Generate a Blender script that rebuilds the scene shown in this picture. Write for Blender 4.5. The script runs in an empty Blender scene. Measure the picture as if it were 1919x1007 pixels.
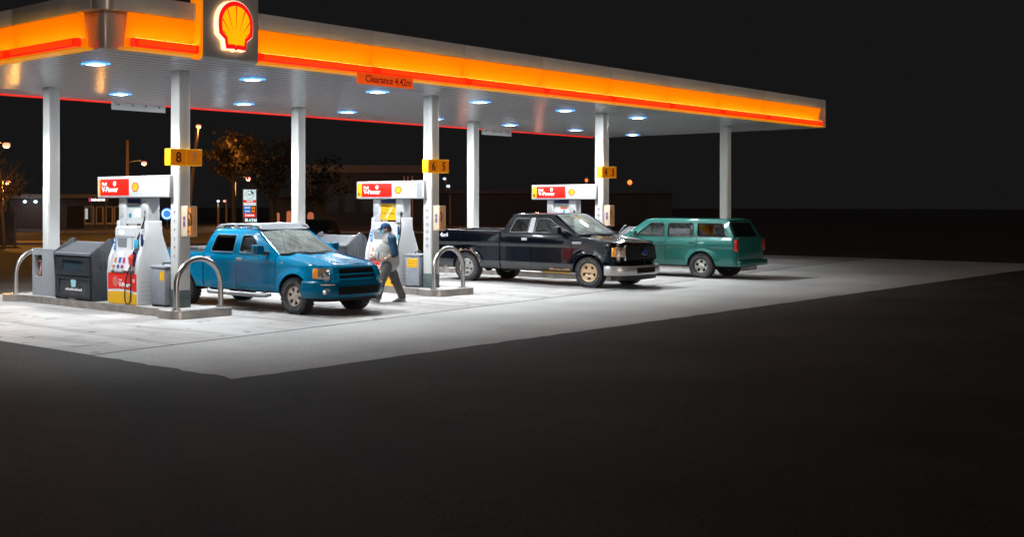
import bpy, bmesh, math, random
from math import sin, cos, pi, radians, sqrt, atan2, exp, hypot
from mathutils import Vector, Matrix, Euler
from mathutils.geometry import tessellate_polygon
random.seed(11)
SC = bpy.context.scene
COL = SC.collection

# ---------------------------------------------------------------- materials
def rgba(c): return (c[0], c[1], c[2], 1.0)
MATS = {}
def mat(name, col, rough=.5, metal=0., coat=0., emit=None, es=0., var=0., vscale=6., bump=0., bscale=80., spec=.5, stretch=(1,1,1), col2=None):
    if name in MATS: return MATS[name]
    m = bpy.data.materials.new(name); m.use_nodes = True
    nt = m.node_tree; N = nt.nodes; Lk = nt.links
    b = N['Principled BSDF']
    b.inputs['Base Color'].default_value = rgba(col)
    b.inputs['Roughness'].default_value = rough
    b.inputs['Metallic'].default_value = metal
    b.inputs['Coat Weight'].default_value = coat
    b.inputs['Coat Roughness'].default_value = .04
    b.inputs['Specular IOR Level'].default_value = spec
    if emit is not None:
        b.inputs['Emission Color'].default_value = rgba(emit)
        b.inputs['Emission Strength'].default_value = es
    if var > 0 or bump > 0:
        tc = N.new('ShaderNodeTexCoord'); mp = N.new('ShaderNodeMapping')
        mp.inputs['Scale'].default_value = stretch
        Lk.new(tc.outputs['Object'], mp.inputs['Vector'])
        if var > 0:
            n = N.new('ShaderNodeTexNoise'); n.inputs['Scale'].default_value = vscale
            n.inputs['Detail'].default_value = 6; n.inputs['Roughness'].default_value = .62
            Lk.new(mp.outputs[0], n.inputs['Vector'])
            r = N.new('ShaderNodeValToRGB')
            c2 = col2 if col2 else tuple(x*(1-var) for x in col)
            r.color_ramp.elements[0].position = .32; r.color_ramp.elements[0].color = rgba(c2)
            r.color_ramp.elements[1].position = .62; r.color_ramp.elements[1].color = rgba(col)
            Lk.new(n.outputs['Fac'], r.inputs['Fac']); Lk.new(r.outputs['Color'], b.inputs['Base Color'])
            mr = N.new('ShaderNodeMapRange')
            mr.inputs['To Min'].default_value = min(1, rough*1.35+.03); mr.inputs['To Max'].default_value = max(.02, rough*.8)
            Lk.new(n.outputs['Fac'], mr.inputs['Value']); Lk.new(mr.outputs[0], b.inputs['Roughness'])
        if bump > 0:
            n2 = N.new('ShaderNodeTexNoise'); n2.inputs['Scale'].default_value = bscale; n2.inputs['Detail'].default_value = 4
            Lk.new(mp.outputs[0], n2.inputs['Vector'])
            bp = N.new('ShaderNodeBump'); bp.inputs['Strength'].default_value = bump; bp.inputs['Distance'].default_value = .01
            Lk.new(n2.outputs['Fac'], bp.inputs['Height']); Lk.new(bp.outputs[0], b.inputs['Normal'])
    MATS[name] = m
    return m

def glass(name, tint, alpha=.35, rough=.02, glare=0.):
    """thin sheet of glass: mirror by angle, tinted see-through below"""
    if name in MATS: return MATS[name]
    m = bpy.data.materials.new(name); m.use_nodes = True
    nt = m.node_tree; N = nt.nodes; Lk = nt.links; N.remove(N['Principled BSDF'])
    out = [x for x in N if x.type == 'OUTPUT_MATERIAL'][0]
    t = N.new('ShaderNodeBsdfTransparent'); t.inputs[0].default_value = rgba(tint)
    g = N.new('ShaderNodeBsdfGlossy'); g.inputs['Roughness'].default_value = rough; g.inputs['Color'].default_value = (1,1,1,1)
    f = N.new('ShaderNodeFresnel'); f.inputs['IOR'].default_value = 1.5
    ma = N.new('ShaderNodeMath'); ma.operation = 'MULTIPLY_ADD'; ma.inputs[1].default_value = 1.0; ma.inputs[2].default_value = alpha*.1
    ma.use_clamp = True
    Lk.new(f.outputs[0], ma.inputs[0])
    mx = N.new('ShaderNodeMixShader'); Lk.new(ma.outputs[0], mx.inputs[0]); Lk.new(t.outputs[0], mx.inputs[1]); Lk.new(g.outputs[0], mx.inputs[2])
    last = mx
    if glare > 0:                                                   # pale film standing in for bright reflections on the pane
        d = N.new('ShaderNodeBsdfDiffuse'); d.inputs['Color'].default_value = (.62,.70,.66,1)
        n = N.new('ShaderNodeTexNoise'); n.inputs['Scale'].default_value = 3.5; n.inputs['Detail'].default_value = 5
        tc = N.new('ShaderNodeTexCoord'); Lk.new(tc.outputs['Object'], n.inputs['Vector'])
        r = N.new('ShaderNodeMapRange'); r.inputs['From Min'].default_value = .35; r.inputs['From Max'].default_value = .7
        r.inputs['To Min'].default_value = glare*.6; r.inputs['To Max'].default_value = glare*1.5; Lk.new(n.outputs['Fac'], r.inputs['Value'])
        m2 = N.new('ShaderNodeMixShader'); Lk.new(r.outputs[0], m2.inputs[0]); Lk.new(mx.outputs[0], m2.inputs[1]); Lk.new(d.outputs[0], m2.inputs[2]); last = m2
    Lk.new(last.outputs[0], out.inputs['Surface'])
    MATS[name] = m
    return m

# ---------------------------------------------------------------- mesh building
class B:
    def __init__(s): s.bm = bmesh.new()
    def box(s, x0, x1, y0, y1, z0, z1, bev=0., seg=2):
        v = [s.bm.verts.new((x, y, z)) for z in (z0, z1) for x, y in ((x0,y0),(x1,y0),(x1,y1),(x0,y1))]
        fs = [(3,2,1,0),(4,5,6,7),(0,1,5,4),(1,2,6,5),(2,3,7,6),(3,0,4,7)]
        faces = [s.bm.faces.new([v[i] for i in f]) for f in fs]
        if bev > 0:
            es = list({e for f in faces for e in f.edges})
            bmesh.ops.bevel(s.bm, geom=es, offset=bev, segments=seg, affect='EDGES', profile=.5)
        return s
    def prism(s, pts, plane, a0, a1, bev=0., seg=2):
        def mk(p, a):
            if plane == 'xy': return (p[0], p[1], a)
            if plane == 'xz': return (p[0], a, p[1])
            return (a, p[0], p[1])
        lo = [s.bm.verts.new(mk(p, a0)) for p in pts]; hi = [s.bm.verts.new(mk(p, a1)) for p in pts]
        n = len(pts); fs = [s.bm.faces.new(lo[::-1]), s.bm.faces.new(hi)]
        for i in range(n):
            s.bm.faces.new((lo[i], lo[(i+1) % n], hi[(i+1) % n], hi[i]))
        if bev > 0:
            es = list({e for f in fs for e in f.edges})
            bmesh.ops.bevel(s.bm, geom=es, offset=bev, segments=seg, affect='EDGES', profile=.5)
        return s
    def sheet(s, outer, holes, fn, thick=None):
        """flat outline with holes, mapped by fn(p, depth); thick gives it depth"""
        polys = [[Vector((p[0], p[1], 0)) for p in outer]] + [[Vector((p[0], p[1], 0)) for p in h] for h in holes]
        flat = [p for q in polys for p in q]
        tri = tessellate_polygon(polys)
        A = [s.bm.verts.new(fn((p.x, p.y), 0)) for p in flat]
        for t in tri:
            try: s.bm.faces.new([A[i] for i in t])
            except ValueError: pass
        if thick:
            C = [s.bm.verts.new(fn((p.x, p.y), thick)) for p in flat]
            for t in tri:
                try: s.bm.faces.new([C[i] for i in t][::-1])
                except ValueError: pass
            k = 0
            for q in polys:
                n = len(q)
                for i in range(n):
                    s.bm.faces.new((A[k+i], A[k+(i+1) % n], C[k+(i+1) % n], C[k+i]))
                k += n
        return s
    def tube(s, pts, r, seg=8, closed=False, cap=True):
        pts = [Vector(p) for p in pts]; n = len(pts)
        rs = r if isinstance(r, (list, tuple)) else [r]*n
        rings = []; prev = None
        for i, p in enumerate(pts):
            if closed: d = (pts[(i+1) % n]-pts[i-1])
            else: d = pts[min(i+1, n-1)]-pts[max(i-1, 0)]
            d.normalize()
            if prev is None:
                up = Vector((0,0,1)) if abs(d.z) < .9 else Vector((1,0,0))
                a = d.cross(up).normalized()
            else:
                a = (prev-d*prev.dot(d))
                a = a.normalized() if a.length > 1e-6 else d.orthogonal().normalized()
            prev = a; b = d.cross(a)
            rings.append([s.bm.verts.new(p+(a*cos(2*pi*k/seg)+b*sin(2*pi*k/seg))*rs[i]) for k in range(seg)])
        m = n if closed else n-1
        for i in range(m):
            A, C = rings[i], rings[(i+1) % n]
            for k in range(seg):
                s.bm.faces.new((A[k], A[(k+1) % seg], C[(k+1) % seg], C[k]))
        if cap and not closed:
            s.bm.faces.new(rings[0][::-1]); s.bm.faces.new(rings[-1])
        return s
    def lathe(s, prof, seg=24, M=None, cap=True):
        """prof: (radius, height) about local z, placed by M"""
        M = M or Matrix()
        rings = [[s.bm.verts.new(M @ Vector((r*cos(2*pi*k/seg), r*sin(2*pi*k/seg), z))) for k in range(seg)] for r, z in prof]
        for A, C in zip(rings, rings[1:]):
            for k in range(seg): s.bm.faces.new((A[k], A[(k+1) % seg], C[(k+1) % seg], C[k]))
        if cap:
            s.bm.faces.new(rings[0][::-1]); s.bm.faces.new(rings[-1])
        return s
    def grid(s, fn, nu, nv, us=None, vs=None, curl=None):
        us = us or [i/nu for i in range(nu+1)]; vs = vs or [j/nv for j in range(nv+1)]
        V = [[s.bm.verts.new(fn(u, v)) for v in vs] for u in us]
        for i in range(len(us)-1):
            for j in range(len(vs)-1):
                s.bm.faces.new((V[i][j], V[i+1][j], V[i+1][j+1], V[i][j+1]))
        if curl is not None:
            c = Vector(curl)
            loop = [V[i][0] for i in range(len(us))]+[V[-1][j] for j in range(1, len(vs))]+[V[i][-1] for i in range(len(us)-2, -1, -1)]+[V[0][j] for j in range(len(vs)-2, 0, -1)]
            inn = [s.bm.verts.new(v.co+c) for v in loop]; n = len(loop)
            for i in range(n):
                s.bm.faces.new((loop[(i+1) % n], loop[i], inn[i], inn[(i+1) % n]))
        return s
    def ball(s, c, r, seg=16, M=None):
        r = r if isinstance(r, (list, tuple)) else (r, r, r)
        T = Matrix.Translation(c) @ (M or Matrix()) @ Matrix.Diagonal((r[0], r[1], r[2], 1))
        bmesh.ops.create_uvsphere(s.bm, u_segments=seg, v_segments=max(6, seg//2+2), radius=1, matrix=T)
        return s
    def cap_(s, p, q, r0, r1, seg=14):
        p, q = Vector(p), Vector(q)
        s.tube([p, p.lerp(q, .33), p.lerp(q, .66), q], [r0, r0+(r1-r0)*.33, r0+(r1-r0)*.66, r1], seg)
        s.ball(p, r0, seg); s.ball(q, r1, seg); return s
    def text(s, body, size, face, org, bold=0., depth=.003, align='LEFT', sx=1.):
        cu = bpy.data.curves.new('lettering', 'FONT'); cu.body = body; cu.size = size; cu.offset = bold
        cu.align_x = align; cu.extrude = depth/2; cu.resolution_u = 3
        ob = bpy.data.objects.new('lettering', cu); me = bpy.data.meshes.new_from_object(ob)
        X, Z, Nn = {'-x': ((0,-1,0),(0,0,1),(-1,0,0)), '-y': ((1,0,0),(0,0,1),(0,-1,0)), 'fwd': ((0,1,0),(0,0,1),(1,0,0)), '+y': ((-1,0,0),(0,0,1),(0,1,0))}[face]
        T = Matrix(((X[0]*sx, Z[0], Nn[0], org[0]), (X[1]*sx, Z[1], Nn[1], org[1]), (X[2]*sx, Z[2], Nn[2], org[2]), (0,0,0,1)))
        me.transform(T); s.bm.from_mesh(me)
        bpy.data.objects.remove(ob); bpy.data.curves.remove(cu); bpy.data.meshes.remove(me)
        return s
    def xf(s, M):
        bmesh.ops.transform(s.bm, matrix=M, verts=s.bm.verts); return s
    def obj(s, name, m, parent=None, smooth=35, loc=None, label=None):
        bmesh.ops.recalc_face_normals(s.bm, faces=s.bm.faces)
        me = bpy.data.meshes.new(name); s.bm.to_mesh(me); s.bm.free()
        if smooth:
            me.polygons.foreach_set('use_smooth', [True]*len(me.polygons))
            me.set_sharp_from_angle(angle=radians(smooth))
        me.materials.append(m)
        o = bpy.data.objects.new(name, me); COL.objects.link(o)
        if parent is not None: o.parent = parent
        if loc: o.location = loc
        if label: o['label'] = label
        return o

def tag(o, label=None, cat=None, group=None, kind=None):
    if label: o['label'] = label
    if cat: o['category'] = cat
    if group: o['group'] = group
    if kind: o['kind'] = kind
    return o
def thing(name, label, cat, loc=(0,0,0), rz=0., group=None):
    o = bpy.data.objects.new(name, None); COL.objects.link(o)
    o.empty_display_size = .2; o.location = loc; o.rotation_euler = (0,0,rz)
    return tag(o, label, cat, group)
def copy_tree(o, parent=None):
    c = o.copy(); COL.objects.link(c); c.parent = parent
    for ch in o.children: copy_tree(ch, c)
    return c
def dup(o, loc, label, rz=None):
    c = copy_tree(o); c.location = loc; c['label'] = label
    if rz is not None: c.rotation_euler = (0,0,rz)
    return c
def round_poly(pts, r, seg=4):
    out = []; n = len(pts)
    rs = r if isinstance(r, (list, tuple)) else [r]*n
    for i in range(n):
        p = Vector(pts[i]).to_2d(); a = Vector(pts[i-1]).to_2d(); b = Vector(pts[(i+1) % n]).to_2d()
        d1 = (a-p); d2 = (b-p); rr = min(rs[i], d1.length*.45, d2.length*.45)
        if rr < 1e-4: out.append((p.x, p.y)); continue
        A = p+d1.normalized()*rr; C = p+d2.normalized()*rr
        for k in range(seg+1):
            t = k/seg; q = A*(1-t)**2+p*2*t*(1-t)+C*t*t
            out.append((q.x, q.y))
    return out
def lerpt(tab, x):
    if x <= tab[0][0]: return tab[0][1]
    for (a, za), (b, zb) in zip(tab, tab[1:]):
        if x <= b:
            return za+(zb-za)*(x-a)/(b-a)
    return tab[-1][1]
def evalmesh(o):
    dg = bpy.context.evaluated_depsgraph_get(); dg.update()
    return bpy.data.meshes.new_from_object(o.evaluated_get(dg))

# camera constants: eye 2.1 m up, looking along (1,1) of the forecourt grid
F, CX, HY, EYE = 2215., 600., 382., 2.1
def at(px, d, z=0.):
    """point of the ground plan d metres ahead of the camera, in the direction of photo column px"""
    xc = (px-CX)/F*d
    return Vector(((xc+d)/sqrt(2), (d-xc)/sqrt(2), z))
def zz(py, d): return EYE+(HY-py)*d/F
LAMP_W, SPOT_W, LAMP_CONE, STRIP, SUNW = 75., 900., 180., 19., 0.6
# ---------------------------------------------------------------- palette
M_white = mat('white_paint', (.74,.75,.75), .38, var=.06, vscale=3)
M_pumpw = mat('pump_white', (.63,.66,.69), .3, coat=.3, var=.05, vscale=4)
M_colw = mat('column_white', (.70,.72,.71), .35, var=.08, vscale=2.5, stretch=(1,1,.3))
M_dkband = mat('column_base_paint', (.09,.12,.12), .5, var=.3)
M_greyp = mat('grey_panel', (.30,.32,.35), .45, var=.12, vscale=5)
M_greybin = mat('grey_bin_paint', (.27,.29,.33), .5, var=.2, vscale=5)
M_slate = mat('slate_plastic', (.028,.032,.04), .38, var=.25, vscale=8)
M_slate2 = mat('slate_plastic_pale', (.05,.056,.066), .4, var=.2, vscale=8)
M_black = mat('black_rubber', (.012,.012,.013), .55)
M_matblk = mat('matte_black', (.008,.008,.008), .85, spec=.2)
M_hose = mat('hose_rubber', (.012,.013,.02), .4)
M_steel = mat('brushed_steel', (.56,.54,.52), .26, 1., var=.18, vscale=9, bump=.05, bscale=60, stretch=(1,1,6))
M_kerb = mat('kerb_steel', (.52,.47,.43), .3, .92, var=.35, vscale=4, bump=.1, bscale=30)
M_chrome = mat('chrome', (.78,.78,.78), .08, 1.)
M_red = mat('sign_red', (.75,.012,.006), .35, emit=(1,.02,.005), es=.35)
M_redp = mat('panel_red', (.72,.02,.01), .35)
M_yellow = mat('panel_yellow', (.80,.44,.01), .4)
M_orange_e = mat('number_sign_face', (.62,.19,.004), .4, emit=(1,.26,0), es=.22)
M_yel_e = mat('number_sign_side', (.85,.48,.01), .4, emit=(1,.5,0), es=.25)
M_dkred = mat('number_red', (.14,.012,.008), .5)
M_pink = mat('number_pale', (.72,.32,.22), .5)
M_txtw = mat('lettering_white', (.85,.85,.85), .5)
M_txtwe = mat('lettering_lit', (.85,.85,.85), .5, emit=(1,1,1), es=.5)
M_txtk = mat('lettering_dark', (.25,.02,.01), .5)
M_blue = mat('sticker_blue', (.02,.22,.55), .4)
M_cyan = mat('sticker_cyan', (.05,.40,.62), .4)
M_navy = mat('recess_navy', (.01,.02,.10), .4)
M_purple = mat('icon_purple', (.16,.05,.16), .6)
M_beige = mat('box_beige', (.72,.58,.42), .45)
M_amberin = mat('box_inside_amber', (.62,.30,.06), .5, emit=(1,.40,.08), es=.75)
M_brownin = mat('box_fitting_brown', (.16,.07,.03), .45)
M_screen = mat('screen_lit', (.5,.5,.5), .2, emit=(.9,.95,1), es=.7)
M_clear = glass('clear_flap', (.9,.92,.92), 1.)

# ---------------------------------------------------------------- ground
def ground_mat():
    m = bpy.data.materials.new('darkened_asphalt'); m.use_nodes = True  # asphalt colour darkened so the foreground reads as unlit street
    N = m.node_tree.nodes; L = m.node_tree.links; b = N['Principled BSDF']; b.inputs['Roughness'].default_value = .82; b.inputs['Specular IOR Level'].default_value = .3
    g = N.new('ShaderNodeNewGeometry')
    def noise(sc, det, ro=.6):
        n = N.new('ShaderNodeTexNoise'); n.inputs['Scale'].default_value = sc; n.inputs['Detail'].default_value = det; n.inputs['Roughness'].default_value = ro
        L.new(g.outputs['Position'], n.inputs['Vector']); return n
    def ramp(n, p0, c0, p1, c1):
        r = N.new('ShaderNodeValToRGB'); e = r.color_ramp.elements; e[0].position = p0; e[0].color = (c0,c0,c0,1); e[1].position = p1; e[1].color = (c1,c1*.97,c1*.94,1); L.new(n, r.inputs['Fac']); return r.outputs[0]
    def mul(a, c, f=1.):
        x = N.new('ShaderNodeMix'); x.data_type = 'RGBA'; x.blend_type = 'MULTIPLY'; x.inputs[0].default_value = f; L.new(a, x.inputs[6]); L.new(c, x.inputs[7]); return x.outputs[2]
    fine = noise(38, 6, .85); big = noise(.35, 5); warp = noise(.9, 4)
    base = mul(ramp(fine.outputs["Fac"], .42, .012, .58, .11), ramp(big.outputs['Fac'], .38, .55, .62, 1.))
    ad = N.new('ShaderNodeVectorMath'); ad.operation = 'ADD'; L.new(g.outputs['Position'], ad.inputs[0]); L.new(warp.outputs['Color'], ad.inputs[1])
    v = N.new('ShaderNodeTexVoronoi'); v.feature = 'DISTANCE_TO_EDGE'; v.inputs['Scale'].default_value = .33; L.new(ad.outputs[0], v.inputs['Vector'])
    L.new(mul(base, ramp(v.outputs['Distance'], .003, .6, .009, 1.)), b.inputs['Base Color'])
    bp = N.new('ShaderNodeBump'); bp.inputs['Strength'].default_value = .7; bp.inputs['Distance'].default_value = .015; L.new(fine.outputs['Fac'], bp.inputs['Height']); L.new(bp.outputs[0], b.inputs['Normal'])
    return m
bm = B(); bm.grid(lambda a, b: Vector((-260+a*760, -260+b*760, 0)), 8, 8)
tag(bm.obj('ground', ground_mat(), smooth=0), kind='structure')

def concrete_mat():
    m = bpy.data.materials.new('forecourt_concrete'); m.use_nodes = True
    N = m.node_tree.nodes; L = m.node_tree.links; b = N['Principled BSDF']; b.inputs['Roughness'].default_value = .62
    b.inputs['Specular IOR Level'].default_value = .35
    g = N.new('ShaderNodeNewGeometry')
    n1 = N.new('ShaderNodeTexNoise'); n1.inputs['Scale'].default_value = .45; n1.inputs['Detail'].default_value = 8; n1.inputs['Roughness'].default_value = .65
    L.new(g.outputs['Position'], n1.inputs['Vector'])
    mp = N.new('ShaderNodeMapping'); mp.inputs['Scale'].default_value = (2.2, .25, 1); L.new(g.outputs['Position'], mp.inputs['Vector'])
    n2 = N.new('ShaderNodeTexNoise'); n2.inputs['Scale'].default_value = 1.1; n2.inputs['Detail'].default_value = 6; L.new(mp.outputs[0], n2.inputs['Vector'])
    r1 = N.new('ShaderNodeValToRGB'); e = r1.color_ramp.elements
    e[0].position = .30; e[0].color = (.25,.24,.235,1); e[1].position = .62; e[1].color = (.44,.435,.43,1); L.new(n1.outputs['Fac'], r1.inputs['Fac'])
    r2 = N.new('ShaderNodeValToRGB'); e = r2.color_ramp.elements       # old tyre rubber, drawn out along the lanes
    e[0].position = .30; e[0].color = (.42,.41,.40,1); e[1].position = .52; e[1].color = (1,1,1,1); L.new(n2.outputs['Fac'], r2.inputs['Fac'])
    mx = N.new('ShaderNodeMix'); mx.data_type = 'RGBA'; mx.blend_type = 'MULTIPLY'; mx.inputs[0].default_value = .6
    L.new(r1.outputs[0], mx.inputs[6]); L.new(r2.outputs[0], mx.inputs[7])
    # oil drips: sparse dark spots
    v = N.new('ShaderNodeTexNoise'); v.inputs['Scale'].default_value = 2.6; v.inputs['Detail'].default_value = 3; L.new(g.outputs['Position'], v.inputs['Vector'])
    r3 = N.new('ShaderNodeValToRGB'); e = r3.color_ramp.elements
    e[0].position = .62; e[0].color = (1,1,1,1); e[1].position = .70; e[1].color = (.42,.40,.37,1); L.new(v.outputs['Fac'], r3.inputs['Fac'])
    m2 = N.new('ShaderNodeMix'); m2.data_type = 'RGBA'; m2.blend_type = 'MULTIPLY'; m2.inputs[0].default_value = 1
    L.new(mx.outputs[2], m2.inputs[6]); L.new(r3.outputs[0], m2.inputs[7])
    # saw-cut joints every 3.7 m
    sp = N.new('ShaderNodeSeparateXYZ'); L.new(g.outputs['Position'], sp.inputs[0])
    def joint(o, off):
        a = N.new('ShaderNodeMath'); a.operation = 'ADD'; a.inputs[1].default_value = off; L.new(o, a.inputs[0])
        p = N.new('ShaderNodeMath'); p.operation = 'PINGPONG'; p.inputs[1].default_value = 1.84; L.new(a.outputs[0], p.inputs[0])
        c = N.new('ShaderNodeMath'); c.operation = 'LESS_THAN'; c.inputs[1].default_value = .011; L.new(p.outputs[0], c.inputs[0]); return c.outputs[0]
    mxx = N.new('ShaderNodeMath'); mxx.operation = 'MAXIMUM'; L.new(joint(sp.outputs[0], .2), mxx.inputs[0]); L.new(joint(sp.outputs[1], 1.2), mxx.inputs[1])
    m3 = N.new('ShaderNodeMix'); m3.data_type = 'RGBA'; L.new(mxx.outputs[0], m3.inputs[0]); L.new(m2.outputs[2], m3.inputs[6]); m3.inputs[7].default_value = (.12,.11,.105,1)
    L.new(m3.outputs[2], b.inputs['Base Color'])
    n4 = N.new('ShaderNodeTexNoise'); n4.inputs['Scale'].default_value = 40; L.new(g.outputs['Position'], n4.inputs['Vector'])
    bp = N.new('ShaderNodeBump'); bp.inputs['Strength'].default_value = .15; bp.inputs['Distance'].default_value = .01; L.new(n4.outputs['Fac'], bp.inputs['Height']); L.new(bp.outputs[0], b.inputs['Normal'])
    return m
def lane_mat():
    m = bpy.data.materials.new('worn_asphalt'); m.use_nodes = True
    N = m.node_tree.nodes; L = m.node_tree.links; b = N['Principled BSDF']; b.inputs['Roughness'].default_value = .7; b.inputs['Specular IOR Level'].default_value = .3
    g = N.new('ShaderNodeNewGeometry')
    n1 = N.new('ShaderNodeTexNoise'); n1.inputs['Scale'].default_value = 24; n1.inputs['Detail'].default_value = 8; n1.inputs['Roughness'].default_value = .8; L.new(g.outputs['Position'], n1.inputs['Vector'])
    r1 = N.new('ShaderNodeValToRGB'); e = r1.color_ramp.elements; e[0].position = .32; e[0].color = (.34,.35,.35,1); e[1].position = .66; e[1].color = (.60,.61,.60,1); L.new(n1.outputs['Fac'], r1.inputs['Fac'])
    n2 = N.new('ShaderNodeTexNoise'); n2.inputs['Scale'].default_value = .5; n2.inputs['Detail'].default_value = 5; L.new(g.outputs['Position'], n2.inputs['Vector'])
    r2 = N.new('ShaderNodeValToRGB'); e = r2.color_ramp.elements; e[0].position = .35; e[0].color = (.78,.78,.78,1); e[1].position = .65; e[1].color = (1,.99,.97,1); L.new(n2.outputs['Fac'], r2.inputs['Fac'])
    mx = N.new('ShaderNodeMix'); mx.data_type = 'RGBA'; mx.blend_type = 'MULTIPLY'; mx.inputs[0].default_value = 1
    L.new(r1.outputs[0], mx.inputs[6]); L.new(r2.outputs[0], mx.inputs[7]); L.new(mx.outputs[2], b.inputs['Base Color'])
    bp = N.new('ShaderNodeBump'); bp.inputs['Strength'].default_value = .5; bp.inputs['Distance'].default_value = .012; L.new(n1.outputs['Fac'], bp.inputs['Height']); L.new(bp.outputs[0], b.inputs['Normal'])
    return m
def jv(u): return 14.45+(u-16.58)*.09
b = B(); b.bm.faces.new([b.bm.verts.new(p) for p in ((9.3,jv(9.3),.008),(47,jv(47),.008),(47,24.5,.008),(9.3,24.5,.008))])
tag(b.obj('forecourt', concrete_mat(), smooth=0), kind='structure')
b = B(); b.bm.faces.new([b.bm.verts.new(p) for p in [(9.3+random.uniform(-.05,.05), jv(9.3)-.1-k*(jv(9.3)-10.9)/16, .004) for k in range(1,16)]+[(9.3+k*.3+random.uniform(-.08,.08), 10.7+random.uniform(-.025,.025), .004) for k in range(125)]+[(47,jv(47)-.03,.004),(9.3,jv(9.3)-.03,.004)]])  # pale sheet stops short; darker ground beyond keeps the foreground dark
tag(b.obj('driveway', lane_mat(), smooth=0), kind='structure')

# ---------------------------------------------------------------- canopy
U0, U1, V0, V1, ZS = 10.9, 39.1, 15.8, 24.1, 4.6
def soffit_mat():
    m = bpy.data.materials.new('soffit_planks'); m.use_nodes = True
    N = m.node_tree.nodes; L = m.node_tree.links; b = N['Principled BSDF']
    b.inputs['Base Color'].default_value = (.50,.50,.50,1); b.inputs['Metallic'].default_value = .0; b.inputs['Roughness'].default_value = .2
    g = N.new('ShaderNodeNewGeometry'); sp = N.new('ShaderNodeSeparateXYZ'); L.new(g.outputs['Position'], sp.inputs[0])
    p = N.new('ShaderNodeMath'); p.operation = 'PINGPONG'; p.inputs[1].default_value = .15; L.new(sp.outputs[1], p.inputs[0])
    r = N.new('ShaderNodeMapRange'); r.inputs['From Min'].default_value = 0; r.inputs['From Max'].default_value = .045; L.new(p.outputs[0], r.inputs['Value'])
    n = N.new('ShaderNodeTexNoise'); n.inputs['Scale'].default_value = 1.5; n.inputs['Detail'].default_value = 3
    mp = N.new('ShaderNodeMapping'); mp.inputs['Scale'].default_value = (.3, 4, 1); L.new(g.outputs['Position'], mp.inputs[0]); L.new(mp.outputs[0], n.inputs['Vector'])
    ad = N.new('ShaderNodeMath'); ad.operation = 'MULTIPLY_ADD'; ad.inputs[1].default_value = .35; L.new(n.outputs['Fac'], ad.inputs[0]); L.new(r.outputs[0], ad.inputs[2])
    bp = N.new('ShaderNodeBump'); bp.inputs['Strength'].default_value = .35; bp.inputs['Distance'].default_value = .012; L.new(ad.outputs[0], bp.inputs['Height']); L.new(bp.outputs[0], b.inputs['Normal'])
    cr = N.new('ShaderNodeMix'); cr.data_type = 'RGBA'; L.new(r.outputs[0], cr.inputs[0]); cr.inputs[6].default_value = (.17,.17,.175,1); cr.inputs[7].default_value = (.90,.91,.92,1)
    L.new(cr.outputs[2], b.inputs['Base Color'])
    return m
M_band = mat('fascia_grey', (.66,.61,.57), .42, 0, var=.12, vscale=3, bump=.12, bscale=200)
M_corner = mat('fascia_corner_metal', (.62,.55,.50), .3, .3, var=.1, vscale=3)
M_fasc = mat('fascia_orange', (.72,.20,.002), .3, emit=(1,.19,.0), es=.7)
M_bar = mat('light_bar_red', (.55,.02,.005), .3, emit=(1,.045,.002), es=1.15)
M_barf = mat('light_bar_frame', (.5,.01,.004), .3, emit=(1,.02,.002), es=.85)
M_strip = mat('light_strip', (.9,.7,.3), .5, emit=(1,.60,.06), es=STRIP)
M_lip = mat('fascia_lip', (.8,.33,.01), .35, emit=(1,.33,.0), es=.5)
canopy = thing('canopy', 'long flat filling station canopy with glowing orange fascia over the pump islands', 'canopy', (0,0,0))
B().box(U0+.08, U1, V0+.08, V1, ZS, ZS+.12).obj('soffit', soffit_mat(), canopy, smooth=0)
B().box(U0+.05, U1-.05, V0+.05, V1-.05, ZS+.125, ZS+.62).obj('roof', M_band, canopy, smooth=0)
SEG_F = [11.3, 12.72], [14.04, 17.12], [17.14, 20.03], [20.05, 22.94], [22.96, 25.85], [25.87, 28.76], [28.78, 31.67], [31.69, 34.58], [34.6, 38.7]
SEG_L = [16.22, 18.36], [18.38, 21.3], [21.32, 23.7]
def side_fascia(A, D, segs, lit=True, ends=True, skip=None):
    """A: map (along, out, z) -> point"""
    for s0, s1 in segs:
        def P(prof, a0, a1):
            b = B(); n = len(prof)
            lo = [b.bm.verts.new(A(a0, o, z)) for o, z in prof]; hi = [b.bm.verts.new(A(a1, o, z)) for o, z in prof]
            b.bm.faces.new(lo); b.bm.faces.new(hi[::-1])
            for i in range(n): b.bm.faces.new((lo[i], lo[(i+1) % n], hi[(i+1) % n], hi[i]))
            return b
        P([(.02,4.634),(.04,4.80),(.085,5.0),(.135,5.2),(.09,5.2),(.0,4.80),(.0,4.634)], s0, s1).obj('fascia_panel', M_fasc, canopy, smooth=50)
        e0, e1 = s0+.05, s1-.05
        P(round_poly([(.10,4.638),(.235,4.638),(.235,4.785),(.10,4.785)], .035), e0, e1).obj('light_bar', M_barf, canopy, smooth=50)
        P([(.228,4.668),(.242,4.678),(.242,4.752),(.228,4.762)], e0+.07, e1-.07).obj('light_lens', M_bar, canopy)
        P([(.145,4.7856),(.19,4.7856),(.19,4.788),(.145,4.788)], e0+.02, e1-.02).obj('light_strip', M_strip, canopy, smooth=0)
A_f = lambda a, o, z: Vector((a, V0-o, z))
A_l = lambda a, o, z: Vector((U0-o, a, z))
side_fascia(A_f, None, SEG_F); side_fascia(A_l, None, SEG_L)
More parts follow.
